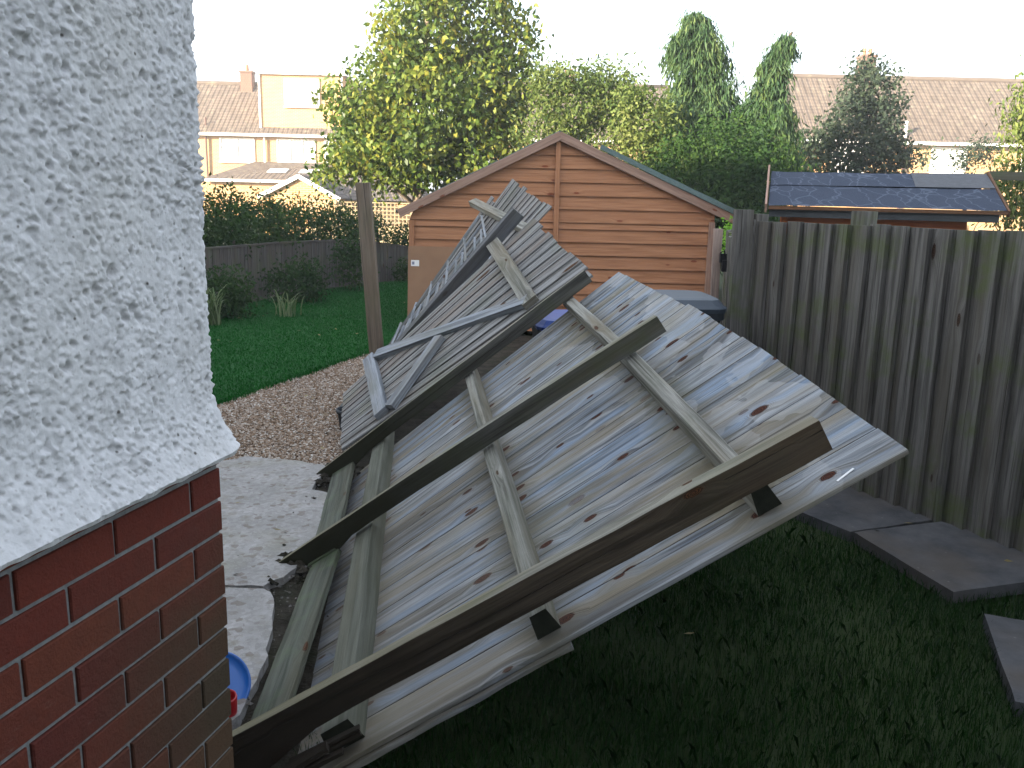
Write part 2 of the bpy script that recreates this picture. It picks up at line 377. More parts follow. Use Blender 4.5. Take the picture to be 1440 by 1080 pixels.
def tilemat(name,c1,c2,tw=.28,th=.30,moss=(.3,.28,.2)):
    m=NT(name); uv=m.uv(); bt=m.n('TexBrick'); m.l(uv,bt.inputs['Vector'])
    bt.inputs['Color1'].default_value=(*c1,1); bt.inputs['Color2'].default_value=(*c2,1); bt.inputs['Mortar'].default_value=(*[x*.35 for x in c2],1)
    bt.inputs['Scale'].default_value=1; bt.inputs['Brick Width'].default_value=tw; bt.inputs['Row Height'].default_value=th; bt.inputs['Mortar Size'].default_value=.018; bt.offset=0
    c=m.mix(m.mr(m.noise(m.pos(),2.2,5,.7),.55,.7,0,.35),bt.outputs[0],moss)
    us=m.sep(uv); w1=m.math('SINE',m.math('MULTIPLY',us[0],2*math.pi/tw))
    w2=m.math('FRACT',m.math('MULTIPLY',us[1],1/th))
    m.col(c); m.rough(.9); m.bump(m.math('ADD',m.math('MULTIPLY',w1,.4),w2),.9,.05); return m.mat
M_tile=tilemat('brown_roof_tiles',(.15,.12,.10),(.10,.08,.068)); M_tiledark=tilemat('dark_roof_tiles',(.13,.11,.10),(.09,.08,.075))
mb.build('roof',M_tile,house)
# real bricks on the visible face
mb=MB(); CH=.0745; BL=.229
ztop=1.058+.005
o0=K-WN*.004
def brickbox(s0,s1,z0,z1,first):
    d=.010; pr=random.uniform(-.0012,.0012); n=WN*(.001+pr)
    r=random.random(); uvs=[(r,.5)]*4
    a=o0+WD*s0;b=o0+WD*s1
    back=-WN*.03
    pts=[a+n+UZ*z0,b+n+UZ*z0,b+n+UZ*z1,a+n+UZ*z1]
    # jittered, slightly chamfered face
    ch=.0022; inn=[pts[0]+WD*ch+UZ*ch,pts[1]-WD*ch+UZ*ch,pts[2]-WD*ch-UZ*ch,pts[3]+WD*ch-UZ*ch]
    inn=[p+WN*random.uniform(.0008,.0018)+UZ*random.uniform(-.0008,.0008) for p in inn]
    pts=[p-WN*.0015 for p in pts]
    mb.poly([inn[1],inn[0],inn[3],inn[2]],uvs)
    for i in range(4):
        j=(i+1)%4; mb.poly([pts[j],pts[i],inn[i],inn[j]],uvs); mb.poly([pts[i]+back,pts[i],pts[j],pts[j]+back],uvs)
cc=0
zb=ztop
while zb>-.1:
    z1=zb+.0; 
    off=[.1045,.224][cc%2]    # first perpend distance from corner
    s0=-.004; s1=off
    zc0=zb-CH+.0095
    while s0<2.6:
        brickbox(s0,s1-.0095,zc0,zb,0); s0=s1; s1=s0+BL
    zb-=CH; cc+=1
# the course directly below the lip (half hidden)
s0=-.004;s1=.225
zt=ztop+CH
while s0<2.6: brickbox(s0,s1-.0095,ztop+.0095,zt,0); s0=s1; s1+=BL
# return face bricks, one mesh slab with the same courses
zb=ztop+CH; cc=1
while zb>-.1:
    s0=.03;s1=[.224,.1045][cc%2]
    while s0<1.2:
        r=random.random()
        a=K-WD*.003+QD*s0;b=K-WD*.003+QD*(s1-.0095);uvs=[(r,.5)]*4
        mb.poly([at(a,zb-CH+.0095),at(b,zb-CH+.0095),at(b,zb),at(a,zb)],uvs); s0=s1;s1+=BL
    zb-=CH; cc+=1
mb.build('brick_plinth',M_brick,house)
mb=MB(); g=-WN*.0085
q4(mb,K+WD*3+g-UZ*.1,K+g-UZ*.1,K+g+UZ*(ztop+CH+.03),K+WD*3+g+UZ*(ztop+CH+.03))
gg=WD*.006
q4(mb,K+g+gg-UZ*.1,K+QD*2+gg-UZ*.1,K+QD*2+gg+UZ*(ztop+CH+.03),K+g+gg+UZ*(ztop+CH+.03))
mb.build('mortar_joints',M_mortar,house)

# ================================================================== GROUND
m=NT('soil_and_grass_ground'); p=m.pos(); n=m.noise(p,1.5,6,.6)
m.col(m.mix(m.mr(n,.35,.65),(.018,.032,.010),(.028,.042,.014))); m.bump(m.noise(p,40,5,.7),.6,.02); M_ground=m.mat
m=NT('mown_lawn'); p=m.pos(); n=m.noise(p,2.0,5,.6); n3=m.noise(p,60,4,.7)
c=m.mix(m.mr(n,.35,.65),(.007,.055,.010),(.011,.080,.015)); c=m.mix(m.mr(n3,.4,.7,0,.5),c,(.028,.095,.02)); m.col(c); m.bump(n3,.6,.02); M_lawn=m.mat
m=NT('damp_soil_and_shade'); p=m.pos(); n=m.noise(p,9,6,.65)
c=m.mix(m.mr(n,.35,.6),(.022,.019,.014),(.06,.052,.04)); c=m.mix(m.mr(m.noise(p,3,4),.5,.7,0,.7),c,(.02,.03,.01)); m.col(c); m.bump(m.math('ADD',n,m.noise(p,70,4,.7)),.9,.03); M_soil_shade=m.mat
m=NT('old_concrete'); p=m.pos(); n=m.noise(p,4,6,.65); sp=m.vor(p,90)
c=m.mix(m.mr(n,.35,.65),(.23,.225,.215),(.33,.32,.31)); c=m.mix(m.mr(m.vor(p,55,out='Color'),.2,.9,.4,0),c,(.13,.12,.11)); c=m.mix(m.mr(sp,.05,.25,.6,0),c,(.38,.37,.36)); c=m.mix(m.mr(m.sep(m.vor(p,34,out='Color'))[0],.9,.93,0,.5),c,(.11,.08,.06)); c=m.mix(m.mr(m.noise(p,11,5,.7),.55,.72,0,.7),c,(.16,.14,.10)); c=m.mix(m.mr(m.noise(p,1.7,3),.52,.7,0,.5),c,(.20,.19,.13))
m.col(c); m.bump(m.math('ADD',m.noise(p,35,6,.7),m.math('MULTIPLY',sp,.5)),.5,.008); M_conc=m.mat
m=NT('paving_slab'); p=m.pos(); n=m.noise(p,6,6,.65)
c=m.mix(m.mr(n,.35,.65),(.048,.050,.054),(.088,.088,.092)); c=m.mix(m.mr(m.noise(p,2,3),.45,.62,0,.6),c,(.085,.072,.06)); c=m.mix(m.mr(m.vor(p,14),0,.1,.6,0),c,(.2,.19,.18)); m.col(c); m.rough(.75); m.bump(m.noise(p,50,6,.7),.5,.006); M_slab=m.mat
m=NT('gravel_bed'); p=m.pos(); v=m.vor(p,75,out='Color'); vd=m.vor(p,75)
c=m.ramp(m.sep(v)[0],[(0,(.10,.08,.06)),(.5,(.19,.15,.12)),(1,(.26,.23,.21))]); c=m.mix(m.mr(vd,.3,.6),c,(.05,.035,.025)); m.col(c); m.bump(m.mr(vd,0,.6,1,0),.9,.01); M_gbed=m.mat

def flat(name,pts,z,mat,label=None,n=1):
    mb=MB(); mb.poly([(x,y,z) for x,y in pts],[(x,y) for x,y in pts]); o=mb.build(name,mat); o['kind']='structure'
    if label: o['label']=label
    return o
flat('ground',[(-400,-60),(400,-60),(400,600),(-400,600)],-.02,M_ground,'grassy ground around the gardens')
lawn_edge=[(-2.45,6.2),(-2.27,6.63),(-2.15,7.02),(-1.99,7.54),(-1.83,7.93),(-1.68,8.48),(-1.48,9.01),(-1.25,9.7),(-1.1,10.3),(-.9,11.5)]
far_edge=[(-1.5,18.5),(-2.06,16.72),(-2.52,16.2),(-2.81,15.62),(-3.26,14.81),(-3.65,13.99),(-3.9,12.57),(-4.04,11.77),(-4.4,9),(-4.6,4.0),(-3,4.0)]
flat('lawn',lawn_edge+far_edge,.004,M_lawn,'smooth mown back lawn beyond the gravel')
flat('gravel_path',[(-3.1,4.6),(-1.1,4.8),(-1.1,5.4),(-1.0,5.6),(-1.05,9.5),(-1.1,10.3)]+lawn_edge[::-1][2:],-.006,M_gbed,'pea gravel path curving beside the lawn')
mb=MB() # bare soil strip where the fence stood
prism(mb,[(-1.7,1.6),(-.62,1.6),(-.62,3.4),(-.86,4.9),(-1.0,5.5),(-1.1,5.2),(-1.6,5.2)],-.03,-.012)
prism(mb,[(-1.02,5.0),(-.86,4.9),(-.3,4.75),(1.5,4.9),(2.2,6.2),(2.4,10.5),(-1.0,10.5),(-1.05,6.5)],-.03,-.010)  # dark sheet laid in for the shade beneath gate and panels
o=mb.build('soil_and_shade_strip',M_soil_shade); tag(o,kind='structure',label='bare damp soil along the foot of the fallen fence, plus a dark sheet for the shade under the panels')

# concrete path: two irregular slabs with a crack
def rag(pts,amp=.012,step=.05):
    out=[];n=len(pts)
    for i in range(n):
        a=Vector((*pts[i],0));b=Vector((*pts[(i+1)%n],0));k=max(1,int((b-a).length/step))
        for j in range(k):
            q=a.lerp(b,j/k); q+=Vector((noise.noise(q*9),noise.noise(q*9+Vector((4,4,4))),0))*amp*1.6+Vector((noise.noise(q*31),noise.noise(q*31+Vector((4,4,4))),0))*amp; out.append((q.x,q.y))
    return out
path=[(-2.6,1.9),(-1.0,1.9),(-.84,2.5),(-.84,2.75),(-.88,3.05),(-.95,3.32),(-1.02,3.40),(-2.6,3.40)]
path2=[(-2.6,3.425),(-1.03,3.425),(-.95,3.52),(-.88,3.8),(-.92,4.02),(-.90,4.3),(-.90,4.58),(-1.10,4.66),(-1.10,4.8),(-1.08,5.1),(-1.28,5.17),(-1.39,5.20),(-1.64,5.24),(-1.82,5.1),(-2.6,5.0)]
for i,pp in enumerate((path,path2)):
    mb=MB(); prism(mb,rag(pp),-.02,.028-.004*i); o=mb.build('concrete_path',M_conc)
    tag(o,['near section of pale cracked concrete path beside the brick wall','far section of pale concrete path reaching the gravel'][i],kind='structure')
M_rub=plain('rubble_stone',(.12,.11,.10),.9,.5,40)
# rubble crumbs along broken edge
def lumps(name,pts,rng,mat,label,cat,kind='stuff',flatk=.6):
    vs=[];base=[(0,0,1),(1,0,0),(0,1,0),(-1,0,0),(0,-1,0),(0,0,-1)]
    F=[(0,1,2),(0,2,3),(0,3,4),(0,4,1),(5,2,1),(5,3,2),(5,4,3),(5,1,4)]
    n=len(pts); P=np.array(pts); sz=RNG.uniform(rng[0],rng[1],n)
    B=np.array(base,float)[None]*(RNG.uniform(.6,1.25,(n,6,1)))+RNG.uniform(-.25,.25,(n,6,3))
    a=RNG.uniform(0,6.28,n); ca,sa=np.cos(a),np.sin(a)
    X=B[...,0]*ca[:,None]-B[...,1]*sa[:,None];Y=B[...,0]*sa[:,None]+B[...,1]*ca[:,None];Zc=B[...,2]*flatk
    Vt=np.stack([X,Y*RNG.uniform(.55,1,(n,1)),Zc],-1)*sz[:,None,None]+P[:,None,:]
    tri=Vt[:,np.array(F)].reshape(-1,3)
    u=np.repeat(RNG.uniform(0,1,n),24); uv=np.stack([u,u],-1)
    o=massmesh(name,tri,3,mat,uv)
    tag(o,label,cat,kind=kind); return o
m=NT('gravel_stones'); u=m.sep(m.uv())[0]; c=m.ramp(u,[(0,(.09,.06,.04)),(.3,(.22,.15,.10)),(.6,(.30,.225,.165)),(.85,(.38,.33,.28)),(1,(.55,.52,.47))]); m.col(c); m.rough(.7); M_stone=m.mat
def inpoly(x,y,poly):
    c=np.zeros(len(x),bool);n=len(poly);j=n-1
    for i in range(n):
        xi,yi=poly[i];xj,yj=poly[j]
        c^=((yi>y)!=(yj>y))&(x<(xj-xi)*(y-yi)/(yj-yi+1e-12)+xi); j=i
    return c
gp=[(-3.1,5.0),(-1.82,5.12),(-1.64,5.26),(-1.39,5.22),(-1.12,5.14),(-1.0,5.5),(-1.02,6.5),(-1.1,8.5),(-1.1,10.2),(-1.25,9.7)]+lawn_edge[::-1][3:]
x=RNG.uniform(-3.1,-.9,150000);y=RNG.uniform(5,10.2,150000);k=inpoly(x,y,gp)
# density falls with distance
k&=RNG.uniform(0,1,150000)<np.interp(y,[5,10],[1,.55])
x,y=x[k],y[k]; x=x+RNG.normal(0,.015,len(x));
lumps('gravel',np.stack([x,y,RNG.uniform(-.004,.008,len(x))],-1),(.006,.0135),M_stone,'brown pea gravel between concrete path and lawn','gravel')
pts=[]
for i in range(420):
    y=random.uniform(2.3,5.0); x=-1.05+random.gauss(0.04,.09)+.0*y
    pts.append((x,y,random.uniform(-.015,.02 if x>-1.05 else .03)))
lumps('rubble',pts,(.004,.013),M_rub,'small stones and crumbs scattered along the broken concrete edge','rubble')
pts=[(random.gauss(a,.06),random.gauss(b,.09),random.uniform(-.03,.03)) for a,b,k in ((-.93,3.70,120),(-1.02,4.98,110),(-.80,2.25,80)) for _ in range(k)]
lumps('soil_clods',pts,(.008,.038),M_soil_shade,'dark soil clods heaved up round the rotted post feet','soil')

# ================================================================== FALLEN FENCE (near run)
fen=empty('fallen_fence',tuple(S(3.5,0)),'near run of collapsed closeboard fence with two dark posts across pale boards','fence')
def Fs(y,t,n): return S(y,t,n)
PN=-.105
def edge_t(y): return 2.145-.02*(y-2.15)
mb=MB(); y=2.172; i=0
while y<4.98:
    wd=random.uniform(.125,.17)
    t1=edge_t(y)+random.uniform(-.005,.005); t0=.10+random.uniform(-.02,.02)
    if i==0: wd=.15
    sbox(mb,Fs,(y+.0018,min(y+wd,5.0)),(t0,t1),(PN-.014,PN-.0),along='t',seg=14,jit=.0006,nr2=(PN-.0145,PN-.0012),endj=.005,ro0=t0,skew=random.uniform(-.002,.002))
    if i: sbox(mb,Fs,(y-.010,y+.012),(t0+.02,t1-.02),(PN-.024,PN-.012),seg=14,ro0=t0)
    y+=wd; i+=1
# split outer board, broken off half way
sbox(mb,Fs,(2.155,2.24),(.16,1.06),(PN-.030,PN-.018),seg=12,jit=.003,endj=.02,ro0=.16)
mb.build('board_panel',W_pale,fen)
for t,wd,(a,b) in ((.35,.115,(2.235,5.25)),(1.02,.078,(2.235,5.3)),(1.745,.078,(2.235,5.2))):
    mb=MB(); sbox(mb,Fs,(a,b),(t-wd/2,t+wd/2),(PN-.002,PN+.075),along='y',seg=22,chamfer=.012,jit=.0012,skew=.03,endm=1)
    mb.build('rail',[W_rail,M_wet],fen,bevel=.004)
for (ox,oy),(px_,py_) in (((-.775,2.30),(-.868,3.66)),((-.880,3.64),(-1.045,5.02))):
    o_=FN*math.cos(R(33))+UZ*math.sin(R(33)); nrm=FN*-math.sin(R(33))+UZ*math.cos(R(33))
    mb=MB(); beam(mb,V(ox,oy,.012)+o_*.072,V(px_,py_,.012)+o_*.072,.145,.026,upv=nrm,seg=12,jit=.0015)
    mb.build('gravel_board',W_gravel,fen,bevel=.003)
def post(y0,y1,t0,t1,n0,n1,mat,parent,yw=.055,F=Fs,jit=.0015,foot=.10):
    """post from near-face y0 (foot) to y1 (tip)"""
    mb=MB(); seg=16; rings=[]; ro=(random.random()*50,random.random()*50)
    for i in range(seg+1):
        k=i/seg; t=t0+(t1-t0)*k; ya=y0+(y1-y0)*k; j=lambda: random.uniform(-jit,jit)
        rot=0
        e=.03 if i==0 else 0
        fo=foot*max(0,1-k/.20)**1.2; n0_=n0; n0=n0_-fo*random.uniform(.7,1.2)
        rings.append([F(ya+j(),t+random.uniform(-e,e),n0+j()),F(ya+yw+j(),t+random.uniform(-e,e),n0+j()),F(ya+yw+j(),t+random.uniform(-e,e),n1-.008+j()),F(ya+j(),t+random.uniform(-e,e),n1+j())]); n0=n0_
    per=[0,yw,yw+.1,2*yw+.1,2*yw+.2]
    mb.grid(rings,lambda i,q:(ro[0]+(t1-t0)*i/seg,ro[1]+per[q]),closed=True)
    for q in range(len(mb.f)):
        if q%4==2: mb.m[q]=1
    ee=[(ro[0],ro[1]+.02*q) for q in range(4)]
    mb.poly([rings[0][q] for q in (3,2,1,0)],ee);mb.poly(rings[-1],ee)
    return mb.build('post',mat,parent,bevel=.003)
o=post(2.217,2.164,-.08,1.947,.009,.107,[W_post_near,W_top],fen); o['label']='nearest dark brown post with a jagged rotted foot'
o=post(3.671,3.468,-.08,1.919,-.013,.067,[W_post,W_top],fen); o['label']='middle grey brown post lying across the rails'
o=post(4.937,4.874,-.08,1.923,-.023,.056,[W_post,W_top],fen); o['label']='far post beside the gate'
mb=MB(); beam(mb,S(2.20,1.93,PN+.001),S(2.212,1.99,PN+.002),.008,.002,upv=(S(2.2,1.9,1)-S(2.2,1.9,0))); mb.build('paint_mark',plain('white_paint_mark',(.7,.7,.7)),fen)
# rotted post foot splinters
mb=MB()
for k in range(10):
    a=S(2.14+random.uniform(0,.08),random.uniform(.0,.25),random.uniform(-.06,-.02)); b=a+(S(2.2,.3,0)-S(2.2,0,0)).normalized()*random.uniform(.05,.22)+Vector((random.uniform(-.02,.02),random.uniform(-.02,.02),random.uniform(-.02,.01)))
    beam(mb,a,b,random.uniform(.01,.035),random.uniform(.005,.015),jit=.003)
mb.build('rotted_splinters',W_post_near,fen)

# ================================================================== FALLEN GATE
G00=V(-1.06,5.30,.06); G10=V(-1.22,6.2,.22); G01=V(.46,5.12,1.21); G11=V(.10,6.2,1.485)
def Gp(u,v,n=0):
    p=(G00*(1-u)+G10*u)*(1-v)+(G01*(1-u)+G11*u)*v
    du=((G10-G00)*(1-v)+(G11-G01)*v).normalized(); dv=((G01-G00)*(1-u)+(G11-G10)*u).normalized()
    nn=dv.cross(du).normalized()
    if nn.z<0: nn=-nn
    return p+nn*n
gate=empty('garden_gate',tuple(G00),'fallen slatted garden gate with a long diagonal brace, lying between two posts','gate')
mb=MB(); nb=11
for i in range(nb):
    u0=i/nb; gap=.20
    sbox(mb,Gp,(u0,u0+(1-gap)/nb*random.uniform(.90,1.0)),(random.uniform(-.004,.004),1+random.uniform(-.008,.012)),(-.012+random.uniform(-.002,.002),.002+random.uniform(-.002,.002)),seg=8,jit=.0004)
mb.build('slats',W_gate,gate)
def gbeam(name,a,b,w,h,n,mat,jit=.001):
    pa=Gp(*a,n);pb=Gp(*b,n); nn=(Gp(.5,.5,1)-Gp(.5,.5,0)).normalized()
    mb=MB(); beam(mb,pa,pb,w,h,upv=nn,seg=10,jit=jit); return mb.build(name,mat,gate,bevel=.003)
gbeam('ledge',(.10,.795),(1.05,.835),.10,.045,.026,W_rail)
gbeam('ledge',(.05,.185),(1.10,.165),.095,.045,.026,W_brace)
gbeam('brace',(1.02,.205),(.14,.79),.085,.045,.027,W_brace)
gbeam('brace',(.47,.475),(.05,.22),.08,.045,.028,W_brace)

# ================================================================== FALLEN FENCE far run with trellis
P00=V(-1.12,6.35,.10); P10=V(-1.18,8.2,.268); P01=V(.235,6.45,1.575); P11=V(-.098,7.5,1.805)
def Pp(u,v,n=0):
    p=(P00*(1-u)+P10*u)*(1-v)+(P01*(1-u)+P11*u)*v
    du=((P10-P00)*(1-v)+(P11-P01)*v).normalized(); dv=((P01-P00)*(1-u)+(P11-P10)*u).normalized()
    nn=dv.cross(du).normalized()
    if nn.y>0: nn=-nn
    return p+nn*n
fen2=empty('fallen_fence',tuple(P00),'far run of collapsed fence with lattice trellis slumped against the shed','fence')
mb=MB()
u=0
while u<1:
    wd=random.uniform(.07,.09)
    tops=1.0+random.uniform(-.01,.01) if u<.86 else .87+random.uniform(-.01,.02)
    sbox(mb,Pp,(u,u+wd+.012),(0,tops),(-.03,-.018),nr2=(-.036,-.028),seg=10,jit=.001)
    u+=wd
mb.build('board_panel',W_gate,fen2)
mb=MB(); beam(mb,Pp(-.02,.885,.0),Pp(1.27,.81,.0),.075,.05,upv=(0,-1,.6),jit=.001); mb.build('rail',W_rail,fen2,bevel=.004)
mb=MB()
for k in range(5):
    a=.10+k*.17; beam(mb,Pp(a-.06,.30-.05*k,.010),Pp(a+.10,.74+.012*k,.014),.020,.012,upv=(0,-1,.6),jit=.001)
for k in range(16):
    v=.10+k*.042; beam(mb,Pp(.05,v-.015,.02),Pp(.62+.2*(k%3==0),v+.07,.024),.018,.010,upv=(0,-1,.6),jit=.001)
mb.build('trellis',W_brace,fen2)
mb=MB(); d0=V(-1.255,6.40,.02); d1=V(.015,6.27,1.53)
dd=(d1-d0).normalized(); beam(mb,d0,d1,.06,.10,upv=V(-.6,-.35,.7),seg=16,jit=.0015); o=mb.build('post',W_dpost,fen2,bevel=.003); o['label']='grey post with knots along the gate edge'

# leftover standing post, leaning slightly
mb=MB(); beam(mb,(-1.27,8.2,-.05),(-1.385,8.15,1.72),.125,.11,upv=(0,-1,0),seg=12,jit=.002)
o=mb.build('leaning_post',wood('brown_post',(.24,.195,.15),(.14,.11,.085),(.2,.15,.1),greenamt=.2,knots=.2,crack=.8),bevel=.004); tag(o,'lone brown timber post leaning left at the lawn edge','post')

# ================================================================== RIGHT FENCE
rf=empty('closeboard_fence',(1.97,4.9,0),'dark mossy closeboard fence standing along the right side','fence')
fa=V(2.9,3.0,0); fb=V(1.545,5.78,0); fd=(fb-fa).normalized(); fl=(fb-fa).length; fnr=V(-fd.y,fd.x,0)
if fnr.x>0: fnr=-fnr
def Rp(y,t,n): 
    return fa+fd*y+fnr*n+UZ*t
mb=MB(); s=-.6
while s<fl:
    wd=random.uniform(.118,.142)
    sbox(mb,Rp,(s,s+wd+.012),(.03,1.535+random.uniform(-.008,.008)-.004*s),(.0,.032),nr2=(-.014,-.006),seg=8,jit=.0015,skew=random.uniform(-.008,.008))
    s+=wd
mb.build('board_panel',W_fence,rf)
mb=MB(); q=fl*.735; beam(mb,Rp(q,0,-.07),Rp(q,1.60,-.07),.10,.10,upv=fnr,seg=8,jit=.001); mb.build('post',W_fence,rf,bevel=.004)
mb=MB(); beam(mb,Rp(fl+.02,0,-.03),Rp(fl+.02,1.56,-.03),.10,.10,upv=fnr,seg=8,jit=.001); mb.build('post',W_fence,rf,bevel=.004)
mb=MB()
for t in (.3,1.3): beam(mb,Rp(-.6,t,-.05),Rp(fl,t,-.05),.07,.06,upv=fnr)
mb.build('rail',W_fence,rf)
# older ragged fence further back
of=empty('old_fence',(1.6,6.2,0),'old ragged uneven fence boards between the right fence and the shed','fence')
oa=V(1.50,5.86,0); ob=V(2.05,8.6,0); od=(ob-oa).normalized(); on=V(-od.y,od.x,0)
mb=MB(); s=0; L=(ob-oa).length
while s<L:
    wd=.12; top=1.50-.13*math.sin(min(1,s/.9)*math.pi/2)+random.uniform(-.03,.03)
    a=oa+od*s+on*random.uniform(-.01,.02); lean=random.uniform(-.04,.04)
    beam(mb,a,a+V(lean,lean*.4,top),.018,.115,upv=od,seg=6,jit=.003); s+=wd*.93
mb.build('board_panel',W_fence,of)
mb=MB(); beam(mb,(1.475,5.80,0),(1.47,5.80,1.585),.11,.10,upv=(0,-1,0),seg=8,jit=.004); mb.build('post',W_fence,of,bevel=.006)

# ================================================================== PAVING SLABS
slabs=[([(1.53,4.48),(1.71,4.17),(2.22,4.37),(1.98,4.95),(1.62,4.80)],.0,'flat grey paving slab against the right fence, the one farther back'),
       ([(1.715,4.135),(1.885,3.47),(2.30,3.60),(2.62,3.78),(2.235,4.315)],.012,'brownish paving slab lying in front of the grey slab by the fence'),
       ([(1.93,3.30),(1.70,2.66),(2.15,2.50),(2.45,3.10)],0,'grey slab corner at the right edge of the grass')]
for pp,dz,lb in slabs:
    mb=MB(); prism(mb,rag(pp,.003,.08),-.02+dz,.035+dz); o=mb.build('paving_slab',M_slab,bevel=.004); tag(o,lb,'slab','paving slabs on the grass')

# ================================================================== GRASS near
M_grass=leafmat('grass_blades',[(.005,.018,.004),(.009,.034,.006),(.015,.052,.010),(.06,.10,.035)],trans=.15,rough=.9,spec=.03)
def blades(name,x,y,hmin,hmax,wd,mat,label,lean=.6,z0=0.,parent=None):
    n=len(x); h=RNG.uniform(hmin,hmax,n); a=RNG.uniform(0,6.28,n); ln=RNG.uniform(0,lean,n)*h; a2=RNG.uniform(0,6.28,n)
    b=np.stack([x,y,np.full(n,z0)],-1); s=np.stack([np.cos(a),np.sin(a),np.zeros(n)],-1)*wd/2*RNG.uniform(.6,1.3,(n,1))
    mid=b+np.stack([np.cos(a2)*ln*.4,np.sin(a2)*ln*.4,h*.6],-1); tip=b+np.stack([np.cos(a2)*ln*1.3,np.sin(a2)*ln*1.3,h*RNG.uniform(.75,1,n)],-1)
    v=np.stack([b-s,b+s,mid+s*.7,tip,mid-s*.7],1).reshape(-1,3)
    u=np.repeat(RNG.beta(2,2,n),5); o=massmesh(name,v,5,mat,np.stack([u,u],-1),parent)
    return tag(o,label,'grass',kind='stuff') if label else o
N=230000
x=RNG.uniform(-.6,3.0,N);y=RNG.uniform(1.2,6.2,N)
k=np.ones(N,bool)
for pp,_,_ in slabs: k&=~inpoly(x,y,pp)
k&=(x<2.95-(y-2.9)*.49)
dens=np.array([noise.noise(Vector((a*1.8,b*1.8,3))) for a,b in zip(x[::1],y[::1])])
k&=RNG.uniform(-.55,.5,N)<dens+.25
x,y=x[k],y[k]
x=x+RNG.normal(0,.012,len(x)); y=y+RNG.normal(0,.012,len(y))
blades('grass',x,y,.025,.075,.0026,M_grass,'rough uncut grass beneath the fallen fence and round the slabs',lean=.55,z0=-.02)
M_lawnb=leafmat('lawn_blades',[(.006,.070,.010),(.010,.105,.014),(.018,.135,.02)],trans=.2,rough=.9,spec=.03)
N=170000; x=RNG.uniform(-4.6,-.9,N); y=6.2+ (RNG.uniform(0,1,N)**1.3)*12.5
k=inpoly(x,y,lawn_edge+far_edge); x,y=x[k],y[k]
blades('lawn_grass',x,y,.012,.035,.006,M_lawnb,'short green blades of the mown lawn',lean=.8)
N=1500
yy=RNG.uniform(6.3,10,N); xe=np.interp(yy,[p[1] for p in lawn_edge],[p[0] for p in lawn_edge])
blades('lawn_edge_grass',xe+RNG.normal(0,.03,N),yy,.02,.06,.006,M_lawnb,'grass tufts overhanging the gravel at the lawn edge')
# fallen leaves
M_dead=leafmat('fallen_leaves',[(.12,.09,.03),(.22,.19,.07),(.10,.06,.025)],.1)
xs=np.concatenate([RNG.uniform(-4,-1.6,60),RNG.uniform(-2.2,-1.0,14),RNG.uniform(.5,2.3,8)]); ys=np.concatenate([RNG.uniform(9,17,60),RNG.uniform(3.6,7,14),RNG.uniform(2.4,4.6,8)])
n=len(xs); a=RNG.uniform(0,6.28,n); P=np.stack([xs,ys,np.full(n,.05)],-1); d=np.stack([np.cos(a),np.sin(a),RNG.uniform(-.2,.4,n)],-1); q=np.stack([-np.sin(a),np.cos(a),RNG.uniform(-.3,.3,n)],-1)
v=np.stack([P,P+d*.02+q*.012,P+d*.045,P+d*.02-q*.012],1).reshape(-1,3); u=np.repeat(RNG.uniform(0,1,n),4); tag(massmesh('fallen_leaves',v,4,M_dead,np.stack([u,u],-1)),'scattered dry leaves on the lawn, path and grass','leaves',kind='stuff')

# ================================================================== SHED (orange brown, gable to camera)
shed=empty('garden_shed',(.5,10.5,0),'large orange brown timber shed with gable end and green felt roof','shed')
SX0,SX1,SY=-1.24,2.32,10.5; SAP=.47; SAZ=2.36; SEZ=1.40; DEP=4.2
mb=MB()
bh=.152
def half(z): # x extent at height z under the roof line
    a=min(1,max(0,(z-1.46)/.86)); b=min(1,max(0,(z-1.51)/.81)); return SX0+(SAP-SX0)*a, SX1+(SAP-SX1)*b
z=.05
while z<2.28:
    h=bh if not (1.18<z<1.30) else .075
    z1=min(z+h,2.34)
    xa0,xb0=half(z);xa1,xb1=half(z1)
    ro=(random.random()*30,random.random()*30)
    yb=SY-.030; yt=SY-.008
    P=[(xa0,yb,z),(xb0,yb,z),(xb1,yt,z1),(xa1,yt,z1)]
    mb.poly(P,[(ro[0]+p[0],ro[1]+p[2]) for p in P])
    mb.poly([(xa0,yb,z),(xa0,SY,z),(xb0,SY,z),(xb0,yb,z)],[(ro[0],ro[1])]*4)
    z=z1
mb.build('gable_cladding',W_shed,shed)
mb=MB()
for sx in (SX0+.01,SX1-.01):
    for k in range(9):
        z0=.05+k*bh*.97; z1=z0+bh
        P=[(sx-(.02 if sx<0 else -.02),SY,z0),(sx-(.02 if sx<0 else -.02),SY+DEP,z0),(sx,SY+DEP,z1),(sx,SY,z1)]
        mb.poly(P,[(p[1],p[2]+k) for p in P])
P=[(SX0,SY+DEP,0),(SX1,SY+DEP,0),(SX1,SY+DEP,1.36),(SAP,SY+DEP,2.3),(SX0,SY+DEP,1.36)]; mb.poly(P,[(p[0],p[2]) for p in P])
mb.build('side_cladding',W_shed,shed)
for nm,xx,z1,w_ in (('corner_trim',SX0+.025,1.33,.06),('corner_trim',SX1-.03,1.38,.07)):
    mb=MB(); beam(mb,(xx,SY-.042,.02),(xx,SY-.042,z1),w_,.03,upv=(0,-1,0),seg=3,jit=.0005); mb.build(nm,W_barge if xx>0 else W_shed,shed,bevel=.003)
mb=MB(); beam(mb,(SAP,SY-.045,.02),(SAP,SY-.045,2.25),.055,.035,upv=(0,-1,0),seg=3,jit=.0005); mb.build('centre_batten',W_shed,shed,bevel=.003)
